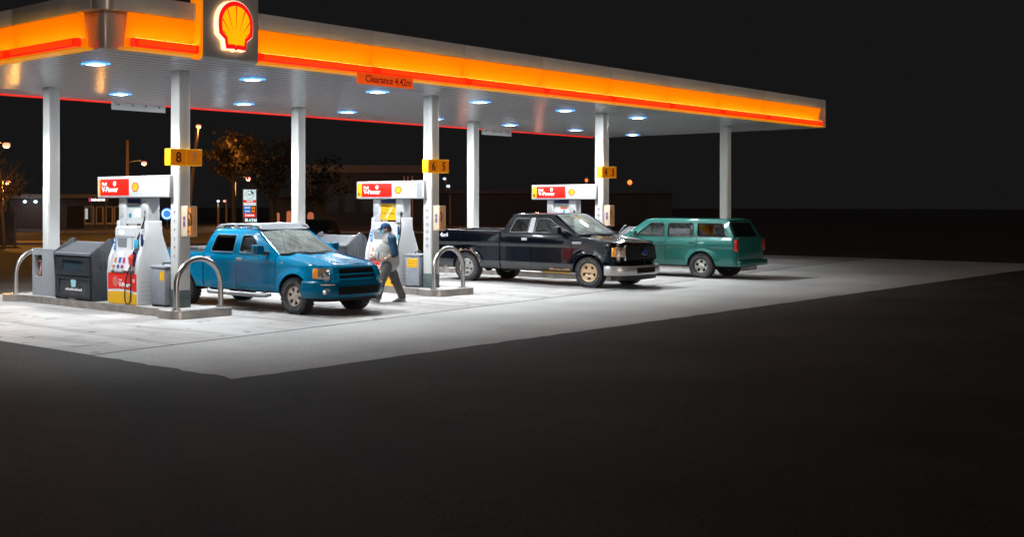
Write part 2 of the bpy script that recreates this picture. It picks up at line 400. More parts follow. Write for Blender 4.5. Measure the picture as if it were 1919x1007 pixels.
# lower lips, top bands, backs
B().box(U0+.32, 12.74, V0-.20, V0+.078, 4.602, 4.632).box(14.05, U1-.3, V0-.20, V0+.078, 4.602, 4.632).box(U0-.20, U0+.078, V0+.35, V1-.2, 4.602, 4.632).obj('fascia_lip', M_lip, canopy, smooth=0)
def band(x0, x1, y0, y1):
    return B().box(x0, x1, y0, y1, 5.215, 5.52, .012)
o_ = .14
edges = [11.0, 12.6, 14.15, 17.13, 20.04, 22.95, 25.86, 28.77, 31.68, 34.59, U1-.05]
bb = B()
for a, c in zip(edges, edges[1:]): bb.box(a+.004, c-.004, V0-o_, V0+.03, 5.215, 5.5, .008)
bb.obj('top_band', M_band, canopy)
bb = B()
for a, c in ((15.95, 18.37), (18.37, 21.31), (21.31, 24.0)): bb.box(U0-o_, U0+.03, a+.004, c-.004, 5.215, 5.5, .008)
bb.obj('top_band', M_band, canopy)
# rounded corner piece
cp = [(U0+.50, V0+.12), (U0+.50, V0+.05), (U0+.15, V0+.03), (U0+.05, V0+.05), (U0+.03, V0+.15), (U0+.05, V0+.52), (U0+.12, V0+.52)]
B().prism(round_poly(cp, .06), 'xy', 4.604, 5.2, .006).obj('corner_cover', M_corner, canopy, smooth=60)
cp2 = [(U0+.12, V0+.03), (U0+.10, V0-.14), (U0-.0, V0-.13), (U0-.12, V0-.02), (U0-.14, V0+.14), (U0+.03, V0+.14)]
B().prism(round_poly(cp2, .05), 'xy', 5.205, 5.5, .006).obj('corner_cover', M_corner, canopy, smooth=60)
# far sides
B().box(U0, U1, V1+.002, V1+.06, 4.645, 5.5).box(U1+.002, U1+.06, V0-.1, V1+.06, 4.6, 5.5).obj('rear_fascia', M_band, canopy, smooth=0)
B().box(U0, 38.6, V1+.004, V1+.07, 4.572, 4.64).obj('rear_light_bar', mat('rear_bar_red', (.6,.02,.01), .4, emit=(1,.02,.01), es=.7), canopy, smooth=0)

# scallop emblem outline, unit radius
def scallop(k=1., n=28):
    pts = [(.10,-1.19),(.58,-1.22),(.66,-.80),(.99,-.55),(1.03,-.2)]
    pts += [(1.0*cos(pi*i/n)*1.03, sin(pi*i/n)) for i in range(0, n+1)]
    pts += [(-1.03,-.2),(-.99,-.55),(-.66,-.80),(-.58,-1.22),(-.10,-1.19),(0,-1.27)]
    cy = -.12
    return [(x*k, cy+(y-cy)*k) for x, y in pts]
def emblem(parent, fn, R, mats, lift=(0.,.004,.008), back=None, ribs=True):
    """fn(x, z, out)->point"""
    def lay(k, o0, o1, m, nm):
        b = B(); b.sheet(scallop(k), [], lambda p, d: fn(p[0]*R, p[1]*R, o0+(o1-o0)*(1 if d else 0)), 1); b.obj(nm, m, parent, smooth=30)
    if back: lay(1.035, back[0], back[1], mats[3], 'emblem_halo')
    lay(1., lift[0], lift[1], mats[0], 'emblem_rim')
    lay(.81, lift[1]+.0005, lift[2], mats[1], 'emblem_face')
    if ribs:
        b = B(); o = lift[2]+.002
        for i in range(7):
            a = radians(90+(i-3)*19.); c = (0, -.95)
            def pt(r, w): return fn((c[0]*.0+r*cos(a)*1. - w*sin(a))*R, (c[1]+r*sin(a)+w*cos(a))*R, o)
            ins = scallop(.81, 60); ex = 1.
            for j in range(len(ins)):                              # where the rib meets the rim
                (x0_, y0_), (x1_, y1_) = ins[j], ins[(j+1) % len(ins)]
                den = cos(a)*(y1_-y0_)-sin(a)*(x1_-x0_)
                if abs(den) > 1e-9:
                    tt = (x0_*(y1_-y0_)-(y0_+.95)*(x1_-x0_))/den; uu = (x0_*sin(a)-(y0_+.95)*cos(a))/den
                    if tt > .7 and 0 <= uu <= 1: ex = tt
            q = [pt(.66, -.006), pt(ex, -.034), pt(ex, .034), pt(.66, .006)]
            b.bm.faces.new([b.bm.verts.new(v) for v in q])
        b.obj('emblem_ribs', mats[2], parent, smooth=0)

# emblem panel standing out of the front fascia
sg = thing('emblem_sign', 'tall grey panel with the lit red and yellow scallop emblem on the canopy front', 'sign', (13.37, V0, 5.2))
prof = [(0,-.6),(-.16,-.64),(-.235,-.60),(-.25,-.50),(-.25,.85),(0,.85)]
B().prism(round_poly([(y, z) for y, z in prof], [0,.06,.06,.05,.02,0]), 'yz', -.63, .63, .004).obj('panel', mat('sign_panel_grey', (.40,.38,.36), .34, .2, var=.12, vscale=2.5, stretch=(1,1,.4)), sg, smooth=60)
B().prism(round_poly([(0,-.62),(-.17,-.66),(-.245,-.62),(-.26,-.52),(-.26,.86),(0,.86)], [0,.06,.06,.05,.02,0]), 'yz', -.69, -.634).obj('side_light', mat('sign_side_orange', (.8,.25,.01), .4, emit=(1,.24,0), es=.75), sg, smooth=60)
Mh = mat('halo_white', (.9,.8,.7), .5, emit=(1,.72,.5), es=1.35)
Mer = mat('emblem_red', (.7,.01,.01), .4, emit=(1,.008,.006), es=.8)
Mey = mat('emblem_yellow', (.8,.4,.01), .4, emit=(1,.46,0), es=.92)
emblem(sg, lambda x, z, o: Vector((x+.02, -.25-o, z+.02)), .375, (Mer, Mey, Mer, Mh), lift=(.10,.112,.118), back=(.02,.099))
# warm light source behind the emblem edge (its halo lamp ring)
ring = scallop(1.02)
B().tube([(p[0]*.375+.02, -.262, p[1]*.375+.02) for p in ring], .008, 6, closed=True).obj('halo_lamp', mat('halo_lamp', (1,.6,.2), .5, emit=(1,.42,.12), es=9.), sg)

# clearance signs
def clearance(loc, lab, txt):
    t = thing('clearance_sign', lab, 'sign', loc, group='clearance boards under the canopy edges')
    if txt:  # board and lettering glow a little in place of missing front light
        B().box(-.82,.82,-.012,.012,-.11,.11,.003).obj('board', mat('clearance_orange_glow', (.72,.13,.015), .45, emit=(1,.09,.005), es=.55), t)
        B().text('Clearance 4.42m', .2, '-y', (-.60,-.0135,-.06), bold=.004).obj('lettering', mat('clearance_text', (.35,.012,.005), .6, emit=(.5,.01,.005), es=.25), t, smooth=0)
    else:
        B().box(-.82,.82,-.012,.012,-.095,.095,.003).obj('board', M_white, t)
        b = B()
        for x in (-.62,-.2,.2,.62): b.lathe([(.022,0),(.022,.02),(.008,.03)], 8, Matrix.Translation((x,-.013,.03)) @ Matrix.Rotation(pi/2, 4, 'X'))
        b.obj('bolts', mat('bolt_dark', (.15,.13,.12), .5, .5), t)
    return t
clearance((17.40, V0-.22, 4.53), 'orange board reading Clearance 4.42m under the front fascia', True)
clearance((17.6, V1-.12, 4.50), 'blank white board hanging at the rear canopy edge left of the sign 8 and 7', False)
clearance((32.4, V1-.12, 4.50), 'blank white board hanging at the rear canopy edge above the black pickup', False)

# ceiling lights
proto = None
M_lens = mat('lamp_lens', (.9,.9,.9), .3, emit=(.86,.94,1.), es=16.)
M_halobez = mat('lamp_halo_bezel', (.2,.4,.8), .3, emit=(.06,.34,1.), es=2.0)  # blue glow put into the frame to draw a halo round the lamp
LU = [12.05+3.73*k for k in range(8)]
spots = [(u, 17.7) for u in LU[:6]]+[(u, 22.2) for u in LU]
where = ['nearest the canopy corner', 'between sign 8 and 7 and the emblem panel', 'just right of the orange clearance board', 'just right of the column with signs 6 and 5', 'halfway between the columns signed 6 5 and 4 3', 'right of the column with signs 4 and 3']
for i, (u, v) in enumerate(spots):
    lab = ('square front row canopy light ' if v < 20 else 'square rear row canopy light ')
    lab += where[i] if v < 20 else ['at the left end', 'above the left blank board', 'above the blue pickup cab', 'above the dark bin behind the walking man', 'behind the column with signs 6 and 5', 'above the right blank board', 'left of the column with signs 4 and 3', 'at the far right end'][i-6]
    if proto is None:
        t = thing('ceiling_light', lab, 'light', (u, v, ZS), group='lights recessed in the canopy ceiling')
        B().box(-.12,.12,-.12,.12,-.026,-.003,.012).obj('lens', M_lens, t)
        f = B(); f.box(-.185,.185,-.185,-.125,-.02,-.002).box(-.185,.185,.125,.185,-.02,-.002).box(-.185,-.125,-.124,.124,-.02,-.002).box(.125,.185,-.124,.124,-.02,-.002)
        f.obj('halo_bezel', M_halobez, t, smooth=0); proto = t
    else: dup(proto, (u, v, ZS), lab)
    ld = bpy.data.lights.new('canopy_lamp', 'AREA'); ld.shape = 'DISK'; ld.energy = LAMP_W; ld.size = .26; ld.spread = radians(LAMP_CONE); ld.color = (.93,.97,1.)
    lo = bpy.data.objects.new('canopy_lamp', ld); COL.objects.link(lo); lo.location = (u, v, ZS-.035)
    ls = bpy.data.lights.new('canopy_downlight', 'SPOT'); ls.energy = SPOT_W; ls.spot_size = radians(129); ls.spot_blend = .4; ls.shadow_soft_size = .17; ls.color = (.95,.98,1.)
    lo = bpy.data.objects.new('canopy_downlight', ls); COL.objects.link(lo); lo.location = (u, v, ZS-.06)

# ---------------------------------------------------------------- columns
COLU = [13.88, 21.25, 28.6, 35.97]
def column_shape(t):
    B().box(-.13,.13,-.13,.13,.32,ZS-.15,.012).obj('shaft', M_colw, t)
    B().box(-.138,.138,-.138,.138,0,.32,.006).obj('base_band', M_dkband, t)
    # folded sheet-steel cladding on the lane side, cut back at the shoulder
    B().prism([(-.11,.34),(.11,.34),(.11,2.3),(.03,2.62),(-.11,2.62)], 'yz', -.145, -.131, .002).obj('cladding', M_colw, t)
cp = None
names_f = ['white column carrying number signs 8 and 7', 'white column carrying number signs 6 and 5', 'white column carrying number signs 4 and 3', 'white front column nearest the far right canopy end']
names_b = ['white rear column rising from the grey service cabinet at left', 'white rear column behind the blue pickup cab', 'white rear column behind the dark pickup bed', 'white rear column at the far right canopy end']
for i, u in enumerate(COLU):
    for v, nm in ((17.6, names_f[i]), (22.05, names_b[i])):
        if cp is None:
            cp = thing('support_column', nm, 'column', (u, v, .15), group='white columns holding up the canopy'); column_shape(cp)
        else: dup(cp, (u, v, .15), nm)
# icons down the lane side of the three numbered columns
def icons(u, first):
    t = [o for o in COL.objects if o.name.startswith('support_column') and abs(o.location.x-u) < .01 and abs(o.location.y-17.6) < .01][0]
    b = B()
    for k in range(6):
        z = 1.80-k*.165
        if first:
            b.box(-.1478,-.146,-.03+.012*(k % 2),.012,z-.012,z+.012); b.box(-.1478,-.146,-.012,.0,z-.05,z-.02)
        else:
            pts = [(-.147, .042*cos(2*pi*j/14), z+.042*sin(2*pi*j/14)) for j in range(14)]
            b.tube(pts, .0045, 5, closed=True); b.box(-.1478,-.146,-.014,.016,z-.018,z+.012); b.box(-.1478,-.146,-.01,.01,z-.085,z-.07)
    b.obj('safety_icons', M_purple, t, smooth=0)
icons(13.88, True); icons(21.25, False); icons(28.6, False)

# number signs
def number_sign(u, a, c, lab, pale):
    t = thing('number_sign', lab, 'sign', (u-.10, 17.47, 2.965), group='yellow lane number signs on the columns')
    B().box(-.375,.375,-.17,-.003,-.155,.155,.004).obj('box', M_yel_e, t)
    B().box(-.362,-.008,-.176,-.171,-.142,.142).box(.008,.362,-.176,-.171,-.142,.142).obj('face', M_orange_e, t, smooth=0)
    B().text(a, .27, '-y', (-.185,-.179,-.095), bold=.006, align='CENTER').obj('numeral', M_dkred, t, smooth=0)
    B().text(c, .27, '-y', (.185,-.179,-.095), bold=.006, align='CENTER').obj('numeral', M_pink if pale else M_dkred, t, smooth=0)
number_sign(13.88, '8', '7', 'yellow number sign 8 and 7 on the nearest column', True)
number_sign(21.25, '6', '5', 'yellow number sign 6 and 5 on the column beside the walking man', False)
number_sign(28.6, '4', '3', 'yellow number sign 4 and 3 on the column behind the dark pickup', False)

# first-aid style boxes on the columns
wb = None
for u, lab in ((13.88, 'beige open fronted wall box on the column signed 8 and 7'), (21.25, 'beige open fronted wall box on the column signed 6 and 5'), (28.6, 'beige open fronted wall box on the column signed 4 and 3')):
    if wb is None:
        wb = thing('wall_box', lab, 'wall box', (u, 17.47, 1.77), group='beige boxes on the columns')
        outer = round_poly([(-.085,-.29),(.15,-.29),(.15,.29),(-.085,.29)], .03); inner = round_poly([(-.06,-.262),(.125,-.262),(.125,.262),(-.06,.262)], .03)
        bx = B(); bx.sheet(outer, [inner], lambda p, d: Vector((p[0], -.18+d*.18, p[1])), .99); bx.obj('housing', M_beige, wb, smooth=40)
        B().box(-.062,.127,-.012,-.004,-.264,.264).obj('back_plate', M_amberin, wb, smooth=0)
        B().box(-.0,.065,-.08,-.012,-.10,.06,.02).box(.01,.05,-.09,-.012,.13,.18,.015).box(-.02,.06,-.07,-.012,-.22,-.17,.012).tube([(.03,-.13,.15),(.035,-.15,.05),(.03,-.14,-.08)], .016, 8).obj('handset', M_brownin, wb)
        b = B().box(-.0875,-.0855,-.125,-.055,-.11,.10); b.obj('label_plate', mat('label_lilac', (.35,.25,.45), .5), wb, smooth=0)
        B().box(-.0895,-.088,-.115,-.065,.03,.08).box(-.0895,-.088,-.115,-.065,-.09,-.01).obj('label_mark', M_purple, wb, smooth=0)
    else: dup(wb, (u, 17.47, 1.77), lab)

# ---------------------------------------------------------------- islands
isl = None
for u, lab in ((13.88, 'steel edged pump island with the pump nearest the left'), (21.25, 'steel edged pump island behind the blue pickup and the walking man'), (28.6, 'steel edged pump island behind the dark pickup'), (35.97, 'steel edged pump island at the far right under the canopy')):
    if isl is None:
        isl = thing('pump_island', lab, 'pump island', (u, 0, 0), group='kerbed pump islands')
        out = [(-.53,17.55),(-.72,17.38),(-.72,16.95),(-.6,16.82),(.6,16.82),(.72,16.95),(.72,17.38),(.55,17.55),(.55,22.35),(.72,22.5),(.72,22.85),(.6,22.98),(-.6,22.98),(-.72,22.85),(-.72,22.5),(-.53,22.35)]
        out = round_poly(out, .07)
        inn = [(x*.965, 19.9+(y-19.9)*.9925) for x, y in out]
        k = B(); k.sheet(out, [inn], lambda p, d: Vector((p[0], p[1], .156-d*.15)), 1); k.obj('kerb', M_kerb, isl, smooth=30)
        B().prism(inn, 'xy', .012, .147).obj('slab', mat('island_concrete', (.42,.41,.40), .6, var=.25, vscale=3), isl, smooth=0)
    else: dup(isl, (u, 0, 0), lab)

hp = None
for u, v, lab in ((13.94, 17.13, 'steel hoop guard on the nearest island in front of the blue pickup door'), (13.94, 22.72, 'steel hoop guard at the left edge beside the grey service cabinet'),
                  (21.31, 17.13, 'steel hoop guard in front of the dark pickup rear wheel'), (28.66, 17.13, 'steel hoop guard hidden behind the dark pickup hood'), (28.66, 22.72, 'steel hoop guard behind the dark pickup bed')):
    if hp is None:
        hp = thing('hoop_guard', lab, 'guard rail', (u, v, .15), group='bent steel hoop guards on the island ends')
        r = .5; pts = [(-.53,0,0),(-.53,0,.2),(-.53,0,.43)]+[(-.53*cos(pi*k/18), 0, .43+.5*sin(pi*k/18)) for k in range(1,18)]+[(.53,0,.43),(.53,0,.2),(.53,0,0)]
        B().tube(pts, .052, 16).obj('hoop', M_steel, hp, smooth=60)
        for s in (-1,1): B().lathe([(.09,.0),(.09,.016),(.06,.02)], 16, Matrix.Translation((s*.53,0,0))).obj('foot_plate', M_steel, hp)
    else: dup(hp, (u, v, .15), lab)

# ---------------------------------------------------------------- island furniture
def service_box(u, lab):
    t = thing('service_cabinet', lab, 'cabinet', (u, 21.88, .15), group='grey cabinets round the rear columns')
    # shell with a niche in the lane face; the column passes through the open top
    outer = [(-.46,0),(.44,0),(.44,.97),(-.46,.97)]; hole = round_poly([(.06,.40),(.37,.40),(.37,.86),(.06,.86)], .01)
    s = B(); s.sheet(outer, [hole], lambda p, d: Vector((-.30+d*.12, p[0], p[1])), .98); s.obj('front_panel', M_greyp, t, smooth=30)
    B().box(-.30,-.17,-.458,.438,.972,1.0,.004).box(.15,.30,-.458,.438,.972,1.0,.004).obj('top_ledge', M_greyp, t)
    B().box(-.18,.30,-.46,-.43,0,.97).box(-.18,.30,.41,.44,0,.97).box(.27,.30,-.43,.41,0,.97).obj('side_panels', M_greyp, t, smooth=0)
    B().box(-.178,-.172,.04,.39,.38,.88).obj('niche_back', mat('niche_dark', (.05,.045,.045), .6), t, smooth=0)
    return t
sb = service_box(13.88, 'grey cabinet with a niche at the foot of the left rear column')
c2 = dup(sb, (21.25, 21.88, .15), 'grey cabinet with a niche behind the blue pickup windscreen')
sq = thing('squeegee', 'squeegee with a pink handle leaning in the niche of the grey cabinet', 'squeegee', (13.635, 22.1, .55))
B().tube([(0,0,.02),(.015,-.02,.2),(.03,-.035,.33)], .028, 8).obj('handle', mat('squeegee_pink', (.62,.28,.25), .5), sq)
B().box(-.03,.03,-.1,.06,.30,.36,.01).obj('wiper_blade', M_brownin, sq)
B().box(-.025,.025,-.07,.05,.01,.06,.01).obj('sponge', M_brownin, sq)

def dark_bin(u, lab, m, clear):
    t = thing('windshield_bin', lab, 'storage bin', (u-.18, 20.5, .15), group='slope roofed plastic bins on the islands')
    H = 1.24
    prof = [(-.27,0),(.34,0),(.37,1.02),(.33,1.14),(.14,1.25),(-.30,.97),(-.31,.90),(-.27,.45)]
    for y0, y1 in ((-.70,-.64), (.64,.70)):
        B().prism(round_poly(prof, .03, 3), 'xz', y0, y1, .008).obj('side_wall', m, t)
    ribs = B()                                                     # pressed grooves on the visible wall
    for k in range(4): ribs.box(-.12+k*.11, -.08+k*.11, -.708, -.7005, .62, .98+k*.02, .003)
    ribs.obj('wall_ribs', m, t)
    B().prism([(-.25,.02),(.32,.02),(.34,.9),(-.29,.9)], 'xz', -.638, .638).obj('body', m, t)
    lid = B(); lid.prism([(-.33,.90),(-.325,.945),(.22,1.17),(.30,1.12),(.30,1.08),(-.29,.90)], 'xz', -.632, .632, .006)
    for k in range(15):
        y = -.56+k*.08; lid.prism([(-.27,.971),(-.27,.981),(.16,1.158),(.16,1.148)], 'xz', y-.014, y+.014)
    lid.obj('lid', mat('bin_lid_grey', (.12,.13,.145), .42, var=.2, vscale=8), t)
    fr = B(); fr.sheet([(-.6,.50),(.6,.50),(.6,.875),(-.6,.875)], [round_poly([(-.36,.58),(.36,.58),(.36,.80),(-.36,.80)], .02)], lambda p, d: Vector((-.305+d*.035-(p[1]-.5)*.03, p[0], p[1])), .9)
    fr.obj('upper_door', m, t, smooth=30)
    B().box(-.288,-.28,-.36,.36,.575,.805).obj('window', mat('bin_window', (.035,.055,.075), .2), t, smooth=0)
    fr = B(); fr.sheet([(-.6,.06),(.6,.06),(.6,.47),(-.6,.47)], [round_poly([(-.52,.11),(.52,.11),(.52,.42),(-.52,.42)], .02)], lambda p, d: Vector((-.292+d*.03, p[0], p[1])), .9)
    fr.obj('lower_door', m, t, smooth=30)
    B().box(-.276,-.268,-.54,.54,.10,.43).obj('window', mat('bin_flap', (.06,.065,.075), .18, var=.6, vscale=9), t, smooth=0)
    if clear:
        B().sheet(round_poly([(-.10,.40),(-.07,.26),(.07,.26),(.10,.40),(0,.415)], .015), [], lambda p, d: Vector((-.281-d*.003, p[0], p[1])), 1).obj('sticker', mat('sticker_ice', (.35,.68,.78), .5), t)
        b = B()
        for k in range(11):                                         # line of script too small to read
            b.box(-.2835,-.281,-.30+k*.055,-.262+k*.055,.185+(.004 if k % 2 else 0),.225+(.012 if k % 3 == 0 else 0))
        b.obj('script_line', M_txtw, t, smooth=0)
    B().tube([(-.31,-.10,.03),(-.36,-.05,.02),(-.36,.05,.035),(-.31,.10,.05)], .012, 6).obj('padlock', M_steel, t)
    return t
db = dark_bin(13.88, 'dark plastic bin with two windows between the grey cabinet and the nearest pump', M_slate, True)
d2 = dark_bin(21.25, 'dark grey slope roofed bin between the blue pickup and the walking man', M_slate2, False)
d3 = dark_bin(35.97, 'slope roofed bin behind the dark pickup hood at the right edge', M_slate2, False)

def grey_bin(u, lab, sticker):
    t = thing('waste_bin', lab, 'bin', (u-.02, 17.98, .15), group='grey bins beside the columns')
    B().box(-.22,.22,-.21,.21,.04,.72,.012).obj('body', M_greybin, t)
    B().box(-.21,.21,-.20,.20,0,.04).obj('plinth', M_slate, t, smooth=0)
    B().box(-.235,.235,-.225,.225,.725,.775,.015).obj('lid', M_greybin, t)
    B().tube([(-.1,0,.775),(-.1,0,.82),(.1,0,.82),(.1,0,.775)], .014, 8).obj('handle', M_slate, t)
    if sticker == 'side':
        B().box(-.2225,-.2205,-.20,-.06,.50,.67).obj('sticker', M_yellow, t, smooth=0)
    else:
        B().box(-.2225,-.2205,-.17,.15,.46,.67).obj('sticker', M_yellow, t, smooth=0)
        b = B()
        for r in range(3):
            for k in range(6): b.box(-.2245,-.223,-.15+k*.05,-.125+k*.05,.49+r*.06,.505+r*.06)
        b.obj('sticker_print', M_txtk, t, smooth=0)
grey_bin(13.88, 'grey bin between the nearest pump and the column signed 8 and 7', 'side')
grey_bin(21.25, 'grey bin with a yellow sticker beside the column signed 6 and 5', 'front')

# ---------------------------------------------------------------- pumps
def pump(u, lab, num, style):
    hy = .13 if style == 1 else 0.; t = thing('fuel_pump', lab, 'fuel pump', (u, 18.9 if style == 1 else 18.82, .15), group='white fuel pumps on the islands')
    # lower cabinet
    B().box(-.385,.385,-.47,.47,.0,.60,.012).obj('cabinet', M_pumpw, t)
    # end panels: broad below, drawn in like a bottle's shoulder
    half = [(.40,0),(.405,.62),(.398,.80),(.37,.92),(.31,1.03),(.25,1.12),(.21,1.22),(.19,1.35),(.18,1.62)]
    prof = [(-x, z) for x, z in half]+[(x, z) for x, z in reversed(half)]
    for y0, y1 in ((-.505,-.40), (.41,.505)):
        B().prism(prof, 'xz', y0, y1, .025, 3).obj('end_panel', M_pumpw, t, smooth=50)
    b = B()
    for k in range(5): b.box(-.33,.33,-.508,-.5055,.10+k*.085,.106+k*.085)
    b.obj('vent_slots', M_greyp, t, smooth=0)
    # coloured kick panels, yellow below red with a white wave between
    for sgn in (-1, 1):
        x0 = sgn*.388; x1 = sgn*.408
        N = 10
        wave = [( .465-.93*i/N, .215+.05*sin(pi*.15+i/N*pi*.8)) for i in range(N+1)]
        low = [( .465,.012),(-.465,.012)]
        mk = lambda a, c: (lambda p, d: Vector((a+(c-a)*(1 if d else 0), p[0], p[1])))
        B().sheet(low+[(y, z-.012) for y, z in reversed(wave)], [], mk(x0, x1), 1).obj('lower_panel', M_yellow, t, smooth=30)
        B().sheet([(y, z-.011) for y, z in wave]+[(y, z+.035) for y, z in reversed(wave)], [], mk(x0, x1-.004*sgn), 1).obj('stripe', M_txtw, t, smooth=30)
        B().sheet([(y, z+.036) for y, z in wave]+[(-.465,.60),(.465,.60)], [], mk(x0, x1), 1).obj('upper_panel', M_redp, t, smooth=30)
    fl = B()                                                        # pale starburst and lettering on the red
    for k in range(12):
        a = 2*pi*k/12
        fl.bm.faces.new([fl.bm.verts.new((-.411, .22-(r*cos(a+w)*.09), .44+r*sin(a+w)*.105)) for r, w in ((.18,-.22),(1,-.17),(1,.17),(.18,.22))])
    fl.obj('starburst', mat('starburst_pink', (.75,.25,.2), .5), t, smooth=0)
    B().text('V-Power', .115, '-x', (-.4105,.10,.345), bold=.006).text('Shell', .05, '-x', (-.4105,.10,.455), bold=.002).obj('lettering', M_txtw, t, smooth=0)
    B().tube([(-.4105, -.38+.022*cos(2*pi*k/12), .47+.03*sin(2*pi*k/12)) for k in range(12)], .007, 5, closed=True).obj('ring_mark', M_txtw, t)
    B().sheet(scallop(), [scallop(.88)], lambda p, d: Vector((-.4095-d*.002, -.25+p[0]*.05, .12+p[1]*.055)), 1).obj('outline_mark', mat('mark_ochre', (.6,.25,.01), .5), t)
    # display head with raking keypad
    hp_ = [(-.34,.60),(-.40,.66),(-.355,.78),(-.30,1.02),(-.285,1.08),(-.285,1.48),(-.24,1.515),(.24,1.515),(.285,1.48),(.285,1.08),(.30,1.02),(.40,.66),(.34,.60)]
    B().prism(hp_, 'xz', -.27, .395, .012).obj('display_head', M_pumpw, t, smooth=40)
    B().prism([(-.33,.60),(-.36,.70),(-.25,1.1),(-.25,1.46),(.25,1.46),(.25,1.1),(.36,.7),(.33,.60)], 'xz', -.395, -.272, .006).obj('nozzle_bay', M_pumpw, t, smooth=40)
    B().box(-.290,-.286,.10,.26,1.34,1.43,.001).obj('screen', M_screen, t)
    rec = B(); rec.sheet(round_poly([(.02,1.10),(.30,1.10),(.33,1.28),(.0,1.28)], .01), [], lambda p, d: Vector((-.2885+d*.002, p[0], p[1])), 1); rec.obj('display_window', mat('display_grey', (.22,.23,.25), .15), t)
    B().box(-.2895,-.2865,-.17,-.155,1.05,1.30).obj('card_slot', M_navy, t, smooth=0)
    B().box(-.338,-.312,.07,.21,.91,1.01,.004).obj('screen', M_screen, t)
    for k, (nm, c) in enumerate((('amber', (.55,.22,.08)), ('blue', (.02,.12,.42)), ('magenta', (.45,.03,.16)))):
        y = .30-k*.14
        B().lathe([(.033,0),(.033,.02),(.022,.028)], 12, Matrix.Translation((-.383,y,.73)) @ Matrix.Rotation(-pi/2+.2, 4, 'Y')).obj('grade_button', mat('grade_'+nm, c, .35), t)
        B().prism([(-.362,.80),(-.358,.80),(-.334,.90),(-.338,.90)], 'xz', y-.04, y+.03).obj('grade_label', mat('grade_'+nm, c, .35), t, smooth=0)
    B().box(-.425,-.38,-.02,.24,.615,.665,.01).obj('receipt_tray', mat('tray_grey', (.42,.43,.45), .4), t)
    for k in range(4): B().box(-.345+.024*k,-.30+.015*k,-.20,-.10,.72+k*.085,.77+k*.085,.006).obj('payment_key', M_navy if k % 2 == 0 else M_slate2, t)
    B().prism([(-.292,1.30),(-.286,1.30),(-.286,1.32),(-.292,1.32)], 'xz', -.25, .38).obj('display_trim', M_greyp, t)
    # blue sticker strip on the left
    B().box(-.296,-.2905,.36,.44,1.10,1.28).box(-.300,-.2965,.36,.44,.93,1.085).obj('blue_sticker', M_blue, t, smooth=0)
    b = B()
    for z in (1.14, 1.23): b.box(-.2985,-.2965,.385,.415,z-.02,z+.025)
    b.box(-.3025,-.3005,.385,.415,.97,1.04); b.obj('sticker_print', M_txtw, t, smooth=0)
    # posts and header beam
    for y0, y1 in ((-.47,-.25), (.26,.47)):
        b = B(); b.box(-.15,.15,y0,y1,1.50,2.068,.02); b.obj('post', M_pumpw, t)
        B().prism(round_poly([(y0+.02,1.72),(y1-.035,1.66),(y1-.03,1.90),(y1-.10,1.97),(y0+.02,1.97)], .03), 'yz', -.158, -.151, .002).obj('post_recess', mat('pump_grey', (.48,.50,.52), .4), t)
    B().box(-.25,.25,-1.20-hy*.6,.93+hy,2.07,2.49,.02,3).obj('header', M_pumpw, t)
    if style == 2: B().box(-.2532,-.2505,-1.15,-.99,2.10,2.46).obj('end_shade', M_greyp, t, smooth=0)
    B().box(-.258,-.2505,-.22+hy*1.6,.74+hy*1.6,2.115,2.435,.002).obj('brand_panel', M_red, t)
    B().box(-.258,-.2505,.748+hy*1.6,.895+hy*1.2-(.05 if style == 1 else 0),2.115,2.435,.002).obj('number_strip', M_yel_e, t)
    if num: B().text(num, .12, '-x', (-.2595,.865,2.15), bold=.003).obj('numeral', M_dkred, t, smooth=0)
    B().text('V-Power', .15, '-x', (-.2595,.68+hy*1.6,2.185), bold=.004).text('Shell', .085, '-x', (-.2595,.68+hy*1.6,2.315), bold=.003).obj('header_lettering', M_txtwe, t, smooth=0)
    B().tube([(-.260, .245+hy*1.6+.032*cos(2*pi*k/14), 2.345+.04*sin(2*pi*k/14)) for k in range(14)], .012, 6, closed=True).obj('ring_mark', M_txtwe, t)
    emblem(t, lambda x, z, o: Vector((-.2505-o, -.42+hy*1.6-x*1.35, z+2.285)), .082, (mat('emblem_small_red', (.55,.03,.01), .4), mat('emblem_small_yellow', (.85,.42,.02), .4, emit=(1,.42,0), es=.2), mat('emblem_small_red', (.55,.03,.01), .4)), lift=(0,.003,.005), ribs=True)
    # poster between the posts
    B().box(-.10,-.07,-.245,.255,1.96,2.05).obj('poster_top', M_navy, t, smooth=0)
    pc = {1: mat('poster_silver', (.50,.53,.54), .3), 2: mat('poster_yellow', (.78,.44,.01), .3, var=.25, vscale=5), 3: mat('poster_white', (.62,.66,.68), .3)}[style]
    B().prism([(-.13,1.56),(-.10,1.955),(-.085,1.955),(-.115,1.56)], 'xz', -.24, .25).obj('poster', pc, t, smooth=0)
    px_ = lambda z: -.13+(z-1.56)/.395*.03-.003
    if style == 1:
        B().sheet([(.05*cos(2*pi*k/16)+.13, .05*sin(2*pi*k/16)+1.72) for k in range(16)], [], lambda p, d: Vector((px_(p[1])-d*.001, p[0], p[1])), 1).obj('poster_badge', mat('badge_teal', (.03,.22,.30), .4), t)
        B().sheet(round_poly([(-.22,1.68),(.02,1.68),(.02,1.82),(-.06,1.86),(-.22,1.85)], .02), [], lambda p, d: Vector((px_(p[1])-d*.001, p[0], p[1])), 1).obj('poster_picture', mat('poster_pale', (.68,.72,.72), .2), t)
        b = B()
        for k in range(8): b.box(px_(1.89)-.001, px_(1.89)+.002, .2-k*.05, .235-k*.05, 1.89, 1.905)
        b.obj('poster_print', M_cyan, t, smooth=0)
    elif style == 2:
        b = B()
        for k in range(6): b.box(px_(1.72)-.003, px_(1.72)+.001, .17-k*.07, .21-k*.07, 1.70, 1.735)
